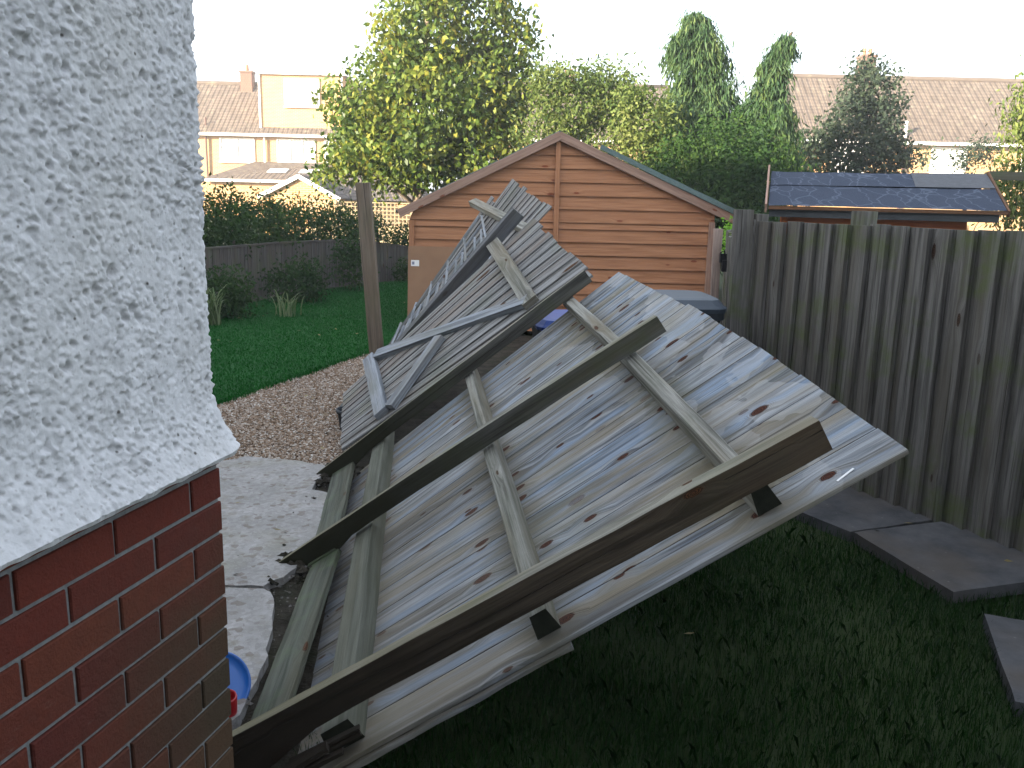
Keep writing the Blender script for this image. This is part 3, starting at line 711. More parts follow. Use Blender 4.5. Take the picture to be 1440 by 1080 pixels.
for a,b in (((-1.36,1.40),(SAP+.02,2.315)),((2.565,1.405),(SAP,2.315))):
    mb=MB(); beam(mb,(a[0],SY-.075,a[1]),(b[0],SY-.075-(.01 if a[0]<0 else 0),b[1]),.028,.095,upv=(0,0,1),seg=8,jit=.001); mb.build('barge_board',W_barge,shed,bevel=.004)
m=NT('green_felt'); p=m.pos(); n=m.noise(p,60,5,.7); c=m.mix(m.mr(n,.3,.7),(.08,.125,.12),(.14,.19,.19)); m.col(c); m.rough(.9); m.bump(n,.5,.004); M_felt=m.mat
for sx,ex,ez in ((-1,-1.40,1.435),(1,2.62,1.435)):
    mb=MB(); tv=.012
    a=V(SAP,SY-.062,2.372);b=V(ex,SY-.062,ez);a2=a+V(0,DEP+.2,0);b2=b+V(0,DEP+.2,0)
    seg=10
    R0=[a.lerp(b,i/seg)+V(0,random.uniform(-.008,.008),random.uniform(-.004,.006)) for i in range(seg+1)];R1=[a2.lerp(b2,i/seg) for i in range(seg+1)]
    mb.grid([R0,R1],lambda i,j:(j*.2,i*4)); mb.grid([[p-V(0,0,.022) for p in R0],R0],lambda i,j:(j*.2,i*.02)); mb.grid([[p-V(0,0,.022) for p in R1],[p-V(0,0,.022) for p in R0]],lambda i,j:(j*.2,i*4))
    mb.poly([b,b2,b2-V(0,0,.03),b-V(0,0,.03)],None)
    mb.build('roof_panel',M_felt,shed)
mb=MB(); beam(mb,(.95,SY-.085,2.20),(2.60,SY-.095,1.475),.035,.055,seg=14,jit=.003); mb.build('felt_edge',M_felt,shed)
# cardboard sheet leaning at left of the gable
cb=empty('cardboard_sheet',(-.9,10.3,0),'plain brown cardboard sheet with a small white label, leaning on the shed','cardboard')
mb=MB(); beam(mb,(-.83,10.30,0),(-.83,10.42,1.03),.84,.006,upv=(0,-1,0),seg=4,jit=.001); mb.build('sheet',plain('cardboard',(.25,.145,.085),.85,.10,3),cb)
mb=MB(); mb.poly([(-1.215,10.389,.80),(-1.12,10.389,.80),(-1.12,10.396,.87),(-1.215,10.396,.87)],[(0,0),(1,0),(1,1),(0,1)])
m=NT('printed_label'); u=m.sep(m.uv()); msk=m.math('MULTIPLY',m.math('LESS_THAN',u[0],.42),m.math('GREATER_THAN',u[0],.12)); msk=m.math('MULTIPLY',msk,m.math('MULTIPLY',m.math('GREATER_THAN',u[1],.25),m.math('LESS_THAN',u[1],.75)))
m.col(m.mix(msk,(.68,.68,.68),(.18,.2,.26))); mb.build('label',m.mat,cb)

# weathered upright at right shed corner with black latch
up_=empty('weathered_upright',(1.62,7.0,0),'pale split timber upright with a black latch by the shed corner','post')
mb=MB(); beam(mb,(1.60,7.02,0),(1.585,7.0,1.42),.055,.08,upv=(0,-1,0),seg=9,jit=.004); mb.build('timber',wood('pale_split_timber',(.42,.32,.27),(.2,.15,.13),(.3,.22,.18),greenamt=.1,knots=.3,crack=1),up_,bevel=.004)
mb=MB(); box(mb,(1.622,6.93,1.20),(.05,.04,.07)); box(mb,(1.63,6.92,1.14),(.035,.05,.09)); tube(mb,[(1.60,6.93,1.24),(1.62,6.90,1.26),(1.64,6.92,1.2)],.008,6); mb.build('latch',plain('black_iron',(.012,.012,.014),.5),up_,bevel=.004)

# ================================================================== BINS
M_bin=plain('grey_bin_plastic',(.028,.04,.056),.55,.1,8,.4); M_binb=plain('dark_bin_plastic',(.011,.016,.022),.6,.1,8,.4)
def wheelie(loc,rz,label,lid,name='wheelie_bin',hs=1.0):
    t=empty(name,loc,label,'bin',None)
    ca,sa=math.cos(rz),math.sin(rz)
    def W(x,y,z): return V(loc[0]+x*ca-y*sa,loc[1]+x*sa+y*ca,loc[2]+z*hs)
    mb=MB(); rings=[]
    for z,a,b in ((.05,.21,.24),(.5,.24,.29),(.93,.275,.335),(.94,.295,.355),(.985,.295,.355)):
        row=[]
        for k in range(16):
            an=2*math.pi*k/16; cx=abs(math.cos(an))**.35*math.copysign(1,math.cos(an)); cy=abs(math.sin(an))**.35*math.copysign(1,math.sin(an))
            row.append(W(a*cx,b*cy,z))
        rings.append(row)
    mb.grid(rings,lambda i,j:(i,j),closed=True,smooth=False); mb.poly(rings[0][::-1],None); mb.build('body',M_binb,t)
    mb=MB(); rings=[]
    for z,a,b in ((.985,.30,.36),(1.012,.305,.365),(1.03,.285,.34),(1.062,.26,.30),(1.068,.2,.25)):
        row=[]
        for k in range(16):
            an=2*math.pi*k/16; cx=abs(math.cos(an))**.35*math.copysign(1,math.cos(an)); cy=abs(math.sin(an))**.35*math.copysign(1,math.sin(an))
            row.append(W(a*cx,b*cy,z))
        rings.append(row)
    mb.grid(rings,lambda i,j:(i,j),closed=True); mb.poly(rings[-1],None); mb.poly(rings[0][::-1],None); mb.build('lid',lid,t,bevel=.004)
    mb=MB(); tube(mb,[W(-.2,.40,.96),W(-.2,.44,.98),W(.2,.44,.98),W(.2,.40,.96)],.015,8); mb.build('handle',M_binb,t)
    for sx in (-1,1):
        mb=MB(); tube(mb,[W(sx*.22,.27,.1),W(sx*.27,.27,.1)],.10,16); mb.build('wheel',M_binb,t)
wheelie((1.02,5.72,0),.05,'grey wheelie bin with flat lid between the shed and right fence',M_bin,hs=.975)
wheelie((.42,6.0,0),.1,'blue lidded wheelie bin mostly hidden behind the fallen fence',plain('blue_plastic',(.004,.045,.26),.4,.1,8,.5),hs=.80)

# black planter under gate edge
pl_=empty('black_planter',(-1.2,6.05,0),'black plastic planter tucked under the gate beside the gravel','planter')
mb=MB(); rings=[[V(-1.12+r*math.cos(a*math.pi/8),6.0+r*math.sin(a*math.pi/8),z) for a in range(16)] for z,r in ((0,.08),(.13,.10),(.135,.11),(.155,.11),(.155,.10),(.11,.095))]
mb.grid(rings,lambda i,j:(i,j),closed=True,smooth=True); mb.build('pot',M_binb,pl_)
mb=MB(); mb.poly([V(-1.12+.104*math.cos(a*math.pi/8),6.0+.104*math.sin(a*math.pi/8),.125) for a in range(16)],None); mb.build('compost',M_soil_shade,pl_)

# toy at lower left
toy=empty('plastic_toy',(-.88,2.5,0),'blue round plastic toy with a red nozzle by the brick corner','toy')
M_tb=plain('toy_blue',(.008,.10,.38),.3,.05,6,.5); M_tr=plain('toy_red',(.33,.008,.014),.3,.05,6,.5)
def disc(c,nrm,r,h,mat,name,prof):
    c=Vector(c);nrm=Vector(nrm).normalized();a=nrm.orthogonal().normalized();b=nrm.cross(a);mb=MB();n=40
    rings=[[c+(a*math.cos(2*math.pi*k/n)+b*math.sin(2*math.pi*k/n))*r*pr+nrm*h*ph for k in range(n)] for pr,ph in prof]
    mb.grid(rings,lambda i,j:(i,j),closed=True,smooth=True); mb.poly(rings[-1],None,smooth=False); mb.poly(rings[0][::-1],None); return mb.build(name,mat,toy)
disc((-.945,2.60,.06),(.55,-.6,.58),.105,.05,M_tb,'disc',[(.7,0),(.97,.15),(1,.5),(.98,.9),(.93,1),(.88,.85),(.6,.75),(.3,.85),(.1,.8)])
disc((-.875,2.50,.03),(.1,-.2,1),.030,.07,M_tr,'nozzle',[(1,0),(1,.9),(.92,1),(.8,.95),(.75,.6)])

# ================================================================== SHED 2 (blue-black felt roof)
s2=empty('playhouse_shed',(3.5,9,0),'small orange timber shed with dark blue mineral felt roof behind right fence','shed')
E1=V(2.52,9.0,1.60);E2=V(4.58,8.40,1.60);R1=V(2.80,9.98,1.955);R2=V(4.86,9.40,1.955); back=(R1-E1);E3=V(R1.x+back.x,R1.y+back.y,1.60);E4=V(R2.x+back.x,R2.y+back.y,1.60)
m=NT('blue_black_felt'); p=m.pos(); n=m.noise(p,90,5,.7)
c=m.mix(m.mr(n,.3,.7),(.022,.030,.048),(.042,.054,.082))
wv=m.vor(m.addv(m.mapp(p,(6,2.4,2.4)),m.mapp(m.n('TexNoise').outputs[1],(1.2,1.2,1.2))),1.0,feature='DISTANCE_TO_EDGE')
c=m.mix(m.mr(wv,.0,.045,.45,0),c,(.13,.16,.21)); m.col(c); m.rough(.8); m.bump(m.math('ADD',n,m.math('MULTIPLY',m.noise(p,5,3),2)),.5,.006); M_felt2=m.mat
mb=MB(); ns=12
def lin(a,b,n,j=0): return [a.lerp(b,i/n)+V(0,0,random.uniform(-j,j)) for i in range(n+1)]
mid1=E1.lerp(R1,.55)+V(0,0,.005);mid2=E2.lerp(R2,.55)+V(0,0,.005)
mb.grid([lin(E1,E2,ns,.004),lin(mid1,mid2,ns,.004)],lambda i,j:(j*.2,i*.5)); mb.grid([[p+V(0,0,.008) for p in lin(mid1,mid2,ns,.003)],lin(R1,R2,ns,.005)],lambda i,j:(j*.2,i*.5)); mb.grid([lin(R1,R2,ns),lin(E3,E4,ns)],lambda i,j:(j*.2,i*.5))
mb.build('felt_roof',M_felt2,s2)
mb=MB(); pa=E1.lerp(E2,.0);lipd=V(0,0,-.018)
mb.poly([mid1.lerp(mid2,.66)+V(0,0,.012),mid2+V(0,0,.012),R2+V(0,0,.008),R1.lerp(R2,.66)+V(0,0,.008)],None); mb.build('felt_patch',plain('paler_felt_patch',(.085,.09,.10),.9,.15,20,.2,.4),s2)  # paler grey area over the right end of the roof
ev=(E2-E1).normalized()
mb=MB(); beam(mb,E1+V(0,-.01,-.022),E2+V(0,-.01,-.022),.02,.035,seg=10,jit=.001); mb.build('eave_batten',W_batten,s2)
mb=MB(); beam(mb,E1+V(.02,.03,-.075),E2+V(-.05,.03,-.075),.02,.075,seg=10,jit=.001); mb.build('fascia',plain('black_fascia',(.035,.04,.045),.7,.2,9),s2)
inn=V(-ev.y,ev.x,0)
mb=MB(); w0=E1+ev*.15+inn*.16; w1=E2-ev*.30+inn*.16; w2=w1+inn*1.7; w3=w0+inn*1.7
for a,b in ((w0,w1),(w1,w2),(w2,w3),(w3,w0)):
    for k in range(12):
        z0=k*.127;z1=z0+.127; L=(b-a).length
        o_=(b-a).normalized().cross(UZ)*.012; mb.poly([at(a,z0)+o_,at(b,z0)+o_,at(b,z1),at(a,z1)],[(k*3,z0),(k*3+L,z0),(k*3+L,z1),(k*3,z1)])
mb.build('wall',W_orange,s2)
mb=MB(); beam(mb,at(w0,0)+V(.0,-.03,0),at(w0,1.5)+V(0,-.03,0),.06,.04,upv=(0,-1,0)); mb.build('corner_trim',W_orange,s2)
mb=MB(); beam(mb,E1+V(-.03,-.02,-.03),R1+V(-.03,0,.03),.02,.09,seg=5,jit=.001); beam(mb,R1+V(-.03,0,.03),E3+V(-.03,0,-.03),.02,.09,seg=5,jit=.001); mb.build('barge_board',W_barge,s2)
mb=MB(); beam(mb,E2+V(.015,-.01,-.03),R2+V(.015,0,0),.02,.06); beam(mb,R2+V(.015,0,0),E4+V(.015,0,-.03),.02,.06); mb.build('barge_board',W_batten,s2)
# timber rail of the neighbour's pergola
mb=MB(); beam(mb,(5.72,11,2.0),(8.0,11.1,1.98),.06,.10); beam(mb,(8.0,11.1,0),(8.0,11.1,2.0),.09,.09); o=mb.build('pergola_beam',W_gravel); tag(o,'weathered horizontal timber beam right of the dark felt roof','beam')

# ================================================================== FOLIAGE
def leafcloud(name,blobs,mat,parent,leaf=(.05,.09),aspect=.6,per=14,spread=.12,droop=0.3,shell=.5,sunbias=0,clip=None):
    """blobs: (cx,cy,cz,rx,ry,rz,nclusters)"""
    C=[]
    for cx,cy,cz,rx,ry,rz,n in blobs:
        d=RNG.normal(size=(n,3)); d/=np.linalg.norm(d,axis=1)[:,None]
        rad=(shell+(1-shell)*RNG.uniform(0,1,n))**.7; 
        # lumpy outline
        lump=np.array([1+.42*noise.noise(Vector((float(a[0]*2.2+cx),float(a[1]*2.2+cy),float(a[2]*2.2+cz)))) for a in d])
        C.append(np.array([cx,cy,cz])+d*(rad*lump)[:,None]*np.array([rx,ry,rz]))
    C=np.concatenate(C); 
    tone=np.array([noise.noise(Vector((float(a[0]*1.3),float(a[1]*1.3),float(a[2]*1.3)))) for a in C])
    if clip: C=C[clip(C)]; tone=tone[:len(C)]
    n=len(C)*per; P=np.repeat(C,per,0)+RNG.normal(0,spread,(n,3))
    L=RNG.uniform(leaf[0],leaf[1],n)
    dirv=RNG.normal(size=(n,3)); dirv[:,2]-=droop*2; dirv/=np.linalg.norm(dirv,axis=1)[:,None]
    sd=np.cross(dirv,RNG.normal(size=(n,3))); sd/=np.linalg.norm(sd,axis=1)[:,None]
    nr=np.cross(dirv,sd)
    L=L[:,None]; W=L*aspect/2
    v=np.stack([P,P+dirv*L*.45+sd*W+nr*L*.06,P+dirv*L,P+dirv*L*.45-sd*W+nr*L*.06],1).reshape(-1,3)
    u=np.clip(np.repeat(tone,per)*.35+.5+RNG.normal(0,.17,n),0,1)
    u4=np.repeat(u,4); return massmesh(name,v,4,mat,np.stack([u4,u4],-1),parent)
bark=plain('bark',(.10,.08,.06),.95,.35,9,.2,.9); bark_l=plain('pale_bark',(.20,.16,.12),.95,.3,9,.2,.9)
def limbs(parent,base,trunk,branches,mat,r0):
    mb=MB(); tube(mb,trunk,[r0*(1-.75*i/(len(trunk)-1)) for i in range(len(trunk))],9); mb.build('trunk',mat,parent)
    if branches:
        mb=MB()
        for a,b in branches:
            a=Vector(a);b=Vector(b);mid=a.lerp(b,.5)+V(random.uniform(-.1,.1),random.uniform(-.1,.1),.12*(b-a).length)
            tube(mb,[a,mid,b],[r0*.4,r0*.25,r0*.08],6)
        mb.build('branch',mat,parent)
M_pear=leafmat('pear_leaf',[(.022,.052,.014),(.055,.10,.02),(.11,.165,.03),(.21,.24,.04),(.36,.31,.05)],trans=.35,rough=.4)
M_hedgedark=leafmat('dark_shrub_leaf',[(.016,.042,.013),(.034,.072,.02),(.07,.115,.03)],.25,.8,.06)
M_bush=leafmat('bush_leaf',[(.035,.07,.018),(.08,.125,.03),(.14,.18,.045),(.22,.24,.08)],.3)
M_con=leafmat('conifer_frond',[(.013,.038,.020),(.026,.066,.028),(.055,.105,.038),(.12,.17,.05)],.2)
M_bluebush=leafmat('grey_green_leaf',[(.022,.038,.026),(.04,.062,.038),(.07,.09,.05)],.25)
M_lime=leafmat('lime_leaf',[(.16,.35,.03),(.25,.5,.05)],.4)

# big pear tree
D=19.0
def wx(px,d): return (px-720)/1240*d*1.0
def wz(py,px,d): return 1.65-(py-(273+.0232*(px-726)))/1240*d*1.01
def B(px,py,rx,rz,n,d,ry=None):
    a=wx(px,d)/.978;  # off-axis allowance
    return (wx(px,d),d,wz(py,px,d),rx/1240*d,(ry or rx)/1240*d,rz/1240*d,n)
t=empty('pear_tree',(wx(578,D),D,0),'big leafy pear tree with yellowing leaves behind the shed','tree')
bl=[B(600,185,118,88,620,D),B(550,215,92,52,340,D),B(520,170,55,45,150,D),B(650,150,80,90,380,D),B(600,60,70,75,330,D),B(560,110,48,55,170,D),B(590,-30,45,60,120,D),B(688,50,24,60,90,D),B(725,75,14,45,40,D),B(700,140,45,70,170,D),B(500,215,42,28,80,D),B(625,-10,30,70,90,D),B(480,150,28,12,30,D),B(670,215,75,45,200,D),B(470,245,26,14,26,D)]
leafcloud('crown',bl,M_pear,t,leaf=(.10,.17),aspect=.55,per=11,spread=.14,droop=.5,shell=.35)
bx=wx(578,D)
limbs(t,None,[(bx,D,0),(bx+.05,D,1.0),(bx+.1,D,1.9),(bx+.25,D,3.2),(bx+.3,D,5.2),(bx+.3,D,6.2)],[((bx+.1,D,1.7),(bx-1.4,D-.3,2.6)),((bx+.1,D,1.9),(bx+1.5,D-.2,3.4)),((bx+.2,D,2.4),(bx-.6,D-.5,4.4)),((bx+.2,D,2.6),(bx+1.5,D,4.9)),((bx+.2,D,3),(bx-.3,D+.6,5)),((bx+.1,D,1.5),(bx+.9,D-.8,2.4)),((bx,D,1.4),(bx-.9,D-.8,2.1))],bark_l,.13)
# bushes right of the pear, behind shed
def bush(name,loc,label,cat,blobs,mat,**k):
    t=empty(name,loc,label,cat,k.pop('group',None)); leafcloud('crown',blobs,mat,t,**k)
    x,y,z=loc
    if name=='lime_shrub': return t
    limbs(t,None,[(x,y,0),(x+.05,y,.5),(x,y,1.1)],[((x,y,.4),(x+.5,y,1.5)),((x,y,.4),(x-.5,y+.1,1.5))],bark,.05); return t
bush('leafy_tree',(wx(800,17),17,0),'sunlit bushy tree with pointed shoots above the shed apex, right of the pear','tree',[B(800,150,62,48,330,17),B(765,130,35,30,110,17),B(845,140,38,40,150,17),B(770,200,60,50,200,17),B(830,200,60,60,200,17)],M_bush,leaf=(.06,.12),aspect=.4,per=12,spread=.10,shell=.4)
bush('leafy_shrub',(wx(890,15.5),15.5,0),'light green shrub in front of the weeping conifers, above the shed roof slope','shrub',[B(890,180,48,50,230,15.5),B(900,230,60,60,200,15.5),B(875,150,25,20,60,15.5)],M_bush,leaf=(.06,.11),aspect=.45,per=12,spread=.09,shell=.4)
# weeping conifers
def conifer(loc,label,trunk,spec,n_scale=1.0,seedk=0):
    t=empty('weeping_conifer',loc,label,'tree','weeping conifers'); 
    mb=MB(); tube(mb,trunk,[.14*(1-.85*i/(len(trunk)-1)) for i in range(len(trunk))],8); mb.build('trunk',bark,t)
    P=[];D_=[];Ls=[];U=[]
    tr=[Vector(p) for p in trunk]
    def at_z(z):
        for a,b in zip(tr,tr[1:]):
            if a.z<=z<=b.z: return a.lerp(b,(z-a.z)/(b.z-a.z))
        return tr[-1]
    for (z0,z1,rad0,rad1,nb) in spec:
        for i in range(nb):
            k=random.random(); z=z0+(z1-z0)*k; r=(rad0+(rad1-rad0)*k)*random.uniform(.5,1.05)*(1+.35*noise.noise(Vector((k*5,i*.0+z*1.7,seedk*3)))); a=random.uniform(0,6.283)
            c=at_z(z); d=Vector((math.cos(a),math.sin(a),0)); tone=.5+.35*noise.noise(Vector((a*2,z*2,seedk)))
            for j in range(9):
                s=(j+1)/9; q=c+d*(r*s)+V(0,0,.18*r*math.sin(s*2.2)-.55*r*s**2.5)
                for m_ in range(24):
                    P.append(q+V(random.gauss(0,.065),random.gauss(0,.065),random.gauss(0,.05))); 
                    D_.append((d*.45*random.random()+V(random.gauss(0,.35),random.gauss(0,.35),-1.0)).normalized()); Ls.append(random.uniform(.06,.17)*(.6+.6*s)); U.append(min(1,max(0,tone+.3*(s-.5)+random.gauss(0,.13))))
    P=np.array(P);D_=np.array(D_);L=np.array(Ls)[:,None];n=len(P)
    sd=np.cross(D_,RNG.normal(size=(n,3)));sd/=np.linalg.norm(sd,axis=1)[:,None];W=.004+L*.06
    v=np.stack([P,P+D_*L*.4+sd*W,P+D_*L,P+D_*L*.45-sd*W],1).reshape(-1,3); u=np.repeat(np.array(U),4)
    massmesh('foliage',v,4,M_con,np.stack([u,u],-1),t)
DC=16.5
def pt(px,py,d=DC): return (wx(px,d),d,wz(py,px,d))
c1=pt(968,45);
conifer((wx(965,DC),DC,0),'taller bushy weeping conifer with twin drooping tips against the white sky',[(wx(965,DC),DC,0),pt(965,250),pt(968,150),pt(950,48)],[(wz(330,965,DC),wz(200,965,DC),1.35,1.15,150),(wz(205,965,DC),wz(120,965,DC),1.15,.72,130),(wz(125,965,DC),wz(64,965,DC),.74,.52,56),(wz(72,965,DC),wz(45,965,DC),.44,.22,14)],seedk=1)
# second conifer with bent leader
def pt2(px,py): return pt(px,py,16.0)
conifer((wx(1045,16),16,0),'slender weeping conifer whose tip bends over to the right',[(wx(1045,16),16,0),pt2(1045,250),pt2(1052,160),pt2(1065,90),pt2(1080,66)],[(wz(330,1045,16),wz(210,1045,16),1.0,.85,120),(wz(215,1045,16),wz(150,1045,16),.82,.52,56),(wz(155,1045,16),wz(100,1045,16),.45,.25,26),(wz(105,1045,16),wz(64,1100,16),.26,.2,16)],seedk=4)
bush('round_tree',(wx(1185,20),20,0),'dense grey green tree standing behind the dark felt roof','tree',[B(1185,195,62,55,360,20),B(1190,140,40,42,170,20),B(1160,220,60,35,200,20),B(1225,225,32,34,120,20),B(1185,112,20,22,30,20),B(1105,220,35,22,70,20)],M_bluebush,leaf=(.07,.13),aspect=.55,per=11,spread=.12,shell=.4)
bush('bay_tree',(wx(1425,13),13,0),'bright yellow green tree at the right edge beyond the felt roof','tree',[B(1430,180,48,62,240,13),B(1425,270,55,55,260,13),B(1415,115,16,28,30,13),B(1480,200,60,100,200,13)],M_bush,leaf=(.06,.13),aspect=.35,per=12,spread=.10,shell=.4,droop=.8)
bush('small_shrub',(wx(1345,24),24,0),'small thin shrub in front of the right house window','shrub',[B(1350,215,24,18,60,24),B(1330,230,14,14,30,24),B(1278,225,8,16,14,24)],M_bluebush,leaf=(.07,.13),aspect=.5,per=9,spread=.14,shell=.2)
bush('lime_shrub',(2.15,8.9,0),'small bright lime green plant between the shed and old fence','shrub',[(2.16,8.9,1.28,.10,.1,.17,40),(2.1,8.8,1.1,.12,.1,.12,20)],M_lime,leaf=(.03,.07),aspect=.5,per=8,spread=.03,shell=.2)
# dark understorey behind sheds
bush('evergreen_hedge',(wx(960,14.5),14.5,0),'dark evergreen hedge below the conifers','hedge',[B(960,290,95,50,350,14.5),B(1060,270,60,70,300,14.5),B(900,270,50,40,120,14.5),B(1015,225,62,70,330,14.5),B(950,235,50,45,140,14.5)],M_hedgedark,leaf=(.05,.11),aspect=.35,per=12,spread=.09,shell=.3)

# ================================================================== BACK FENCE, HEDGE, PLANTS (left)
bf=empty('low_back_fence',(-3.6,14,0),'low grey feather board fence beyond the lawn, dipping towards the shed','fence')
bpts=[(-5.2,8.6,.80),(-4.25,11.9,.82),(-3.75,14.1,.80),(-2.95,15.8,.78),(-2.15,17.0,.62),(-1.3,18.2,.38),(-.3,19.2,.42)]
mb=MB(); mb2=MB()
for (x0,y0,h0),(x1,y1,h1) in zip(bpts,bpts[1:]):
    a=V(x0,y0,0);b=V(x1,y1,0);L=(b-a).length;d=(b-a).normalized();s=0
    while s<L:
        k=s/L; h=h0+(h1-h0)*k; q=a+d*s+d.cross(UZ)*random.uniform(0,.01)
        beam(mb,q,q+V(0,0,h+random.uniform(-.012,.012)),.014,.085,upv=d); s+=.095
    beam(mb2,a+V(0,0,h0+.015),b+V(0,0,h1+.015),.05,.03)
mb.build('board_panel',W_back,bf); mb2.build('capping_rail',W_back,bf)
# hedge behind fence, following it
def hedge_blobs():
    out=[]
    for (x,y,z,rx,rz,n) in ((-5.1,12.2,1.15,.8,.62,330),(-4.6,13.3,1.10,.8,.58,330),(-4.3,14.6,1.0,.8,.56,330),(-3.9,15.8,.95,.7,.56,280),(-3.3,16.8,.9,.62,.52,240),(-2.9,17.6,.8,.45,.42,140),(-2.25,18.2,.65,.4,.40,110)): out.append((x,y,z,rx,rx,rz,n))
    return out
hd=empty('mixed_hedge',(-4.4,14.5,0),'loose dark green hedge growing above the low back fence','hedge')
leafcloud('foliage',hedge_blobs(),M_hedgedark,hd,leaf=(.05,.10),aspect=.45,per=12,spread=.10,shell=.3)
mb=MB()
for x,y in ((-5,12.6),(-4.5,14),(-4.1,15.3),(-3.5,16.6),(-2.8,17.6)):
    mb=MB(); tube(mb,[(x,y,0),(x+.1,y,.6),(x,y+.1,1.2)],[.04,.03,.015],6); mb.build('stem',bark,hd)
# shrubs in front of low fence
for i,(x,y,z,rx,rz,n,lb) in enumerate(((-3.75,11.3,.30,.42,.34,190,'dark rounded shrub under the back fence, next to the strappy plant'),(-3.25,13.2,.28,.48,.33,180,'middle dark shrub spilling from the low fence onto the lawn edge'),(-1.95,16.6,.16,.30,.2,90,'small dark clump at the far lawn corner near the shed'),(-2.75,14.9,.45,.35,.45,130,'wiry shrub climbing the low fence left of the leaning post'))):
    t=empty('border_shrub',(x,y,0),lb,'shrub','border shrubs along the low fence'); leafcloud('foliage',[(x,y,z,rx,rx*.8,rz,n)],M_hedgedark,t,leaf=(.04,.09),aspect=.45,per=11,spread=.08,shell=.3)
# strappy plant
def strappy(x,y,n,h,label,mat):
    vs=[]
    for i in range(n):
        a=random.uniform(0,6.283);l=random.uniform(.6,1)*h;o=random.uniform(.15,.6)*l;p0=V(x+random.gauss(0,.06),y+random.gauss(0,.06),0);d=V(math.cos(a),math.sin(a),0);s=V(-d.y,d.x,0)*.014
        pr=[p0+d*(o*k**1.6)+V(0,0,l*(k-.35*k**3)) for k in (0,.3,.6,.85,1.0)]
        for k in range(4):
            w0=1-.2*k;w1=1-.2*(k+1)
            vs+=[pr[k]-s*w0,pr[k]+s*w0,pr[k+1]+s*w1,pr[k+1]-s*w1]
    u=np.repeat(RNG.uniform(.2,1,n),16); o=massmesh('strappy_plant',np.array([tuple(v) for v in vs]),4,mat,np.stack([u,u],-1)); tag(o,label,'plant')
M_strap=leafmat('strap_leaf',[(.06,.10,.04),(.14,.2,.08),(.25,.3,.16)],.3)
strappy(-3.72,10.7,60,.75,'upright sword leaved plant at the left lawn edge beside the house corner',M_strap)
strappy(-3.0,11.6,26,.55,'arching pale leaved plant further right along the lawn edge',M_strap)

# trellis panel fence, sunlit, in the next garden
tf=empty('trellis_fence',(-3.5,22,0),'sunlit wooden fence panel with square trellis top beyond the low fence','fence')
mb=MB()
x0,x1=-5.0,-2.58
for k in range(26):
    x=x0+(x1-x0)*k/25; beam(mb,(x,22,.80),(x,22,1.37),.022,.012,upv=(0,-1,0))
for k in range(7):
    z=.80+.095*k; beam(mb,(x0,21.985,z),(x1,21.985,z),.012,.022)
mb.build('trellis_top',W_trellis,tf)
mb=MB()
for k in range(18):
    x=x0+(x1-x0)*(k+.5)/18; beam(mb,(x,22,0),(x,22,.79),.138,.012,upv=(0,-1,0))
mb.build('board_panel',W_trellis,tf)
for x in (x0-.04,x1+.04,-3.8):
    mb=MB(); beam(mb,(x,22.06,0),(x,22.06,1.42),.08,.08,upv=(0,-1,0)); mb.build('post',W_trellis,tf)

# ================================================================== HOUSES
def brickmat(name,c1,c2,mo):
    m=NT(name); uv=m.uv(); bt=m.n('TexBrick'); m.l(uv,bt.inputs['Vector'])
    bt.inputs['Color1'].default_value=(*c1,1); bt.inputs['Color2'].default_value=(*c2,1); bt.inputs['Mortar'].default_value=(*mo,1)
    bt.inputs['Scale'].default_value=1; bt.inputs['Brick Width'].default_value=.225; bt.inputs['Row Height'].default_value=.075; bt.inputs['Mortar Size'].default_value=.01
    m.col(m.mix(m.mr(m.noise(m.pos(),1.5,4),.4,.7,0,.3),bt.outputs[0],c2)); return m.mat
M_hb=brickmat('buff_orange_brick',(.48,.28,.11),(.42,.22,.09),(.42,.36,.27))
M_chim=brickmat('dark_chimney_brick',(.17,.09,.065),(.12,.065,.05),(.2,.17,.15))
M_white=plain('white_paint',(.78,.78,.76),.5,.04); M_glass=plain('window_glass',(.06,.07,.09),.05,.1,2,.8)
M_curt=plain('net_curtain_reflection',(.62,.62,.62),.8,.05,3)
M_dark=plain('dark_pipe',(.10,.05,.04),.6)
def quv(mb,a,b,c,d,m=0):
    L=(Vector(b)-Vector(a)).length; H=(Vector(d)-Vector(a)).length; ox=a[0]
    mb.poly([a,b,c,d],[(ox,0),(ox+L,0),(ox+L,H),(ox,H)],m)
def window(parent,x0,x1,z0,z1,y,nm=2):
    f=MB()
    fw_=.07
    for a,b in (((x0,z0),(x1,z0)),((x0,z1),(x1,z1))): beam(f,(a[0]-.02,y-.03,a[1]),(b[0]+.02,y-.03,b[1]),.08,fw_)
    for k in range(nm+1):
        x=x0+(x1-x0)*k/nm; beam(f,(x,y-.032,z0),(x,y-.032,z1),fw_,.08,upv=(0,-1,0))
    beam(f,(x0,y-.028,z1-.38),(x1,y-.028,z1-.38),.07,.05)
    fr=f.build('window',M_white,parent)
    g=MB(); q4(g,V(x0,y-.012,z0),V(x1,y-.012,z0),V(x1,y-.012,z1),V(x0,y-.012,z1)); g.build('pane',M_glass,fr)
    g=MB();  # nets widened over each pane to paint in its white reflection
    for k in range(nm):
        xa=x0+(x1-x0)*k/nm; wd=(x1-x0)/nm
        q4(g,V(xa+.05,y-.018,z0+.03),V(xa+wd*.93,y-.018,z0+.03),V(xa+wd*.93,y-.018,z1-.05),V(xa+.05,y-.018,z1-.05))
    g.build('curtain_reflection',M_curt,fr)
    s=MB(); beam(s,(x0-.08,y-.07,z0-.07),(x1+.08,y-.07,z0-.07),.14,.06); s.build('sill',M_white,fr)
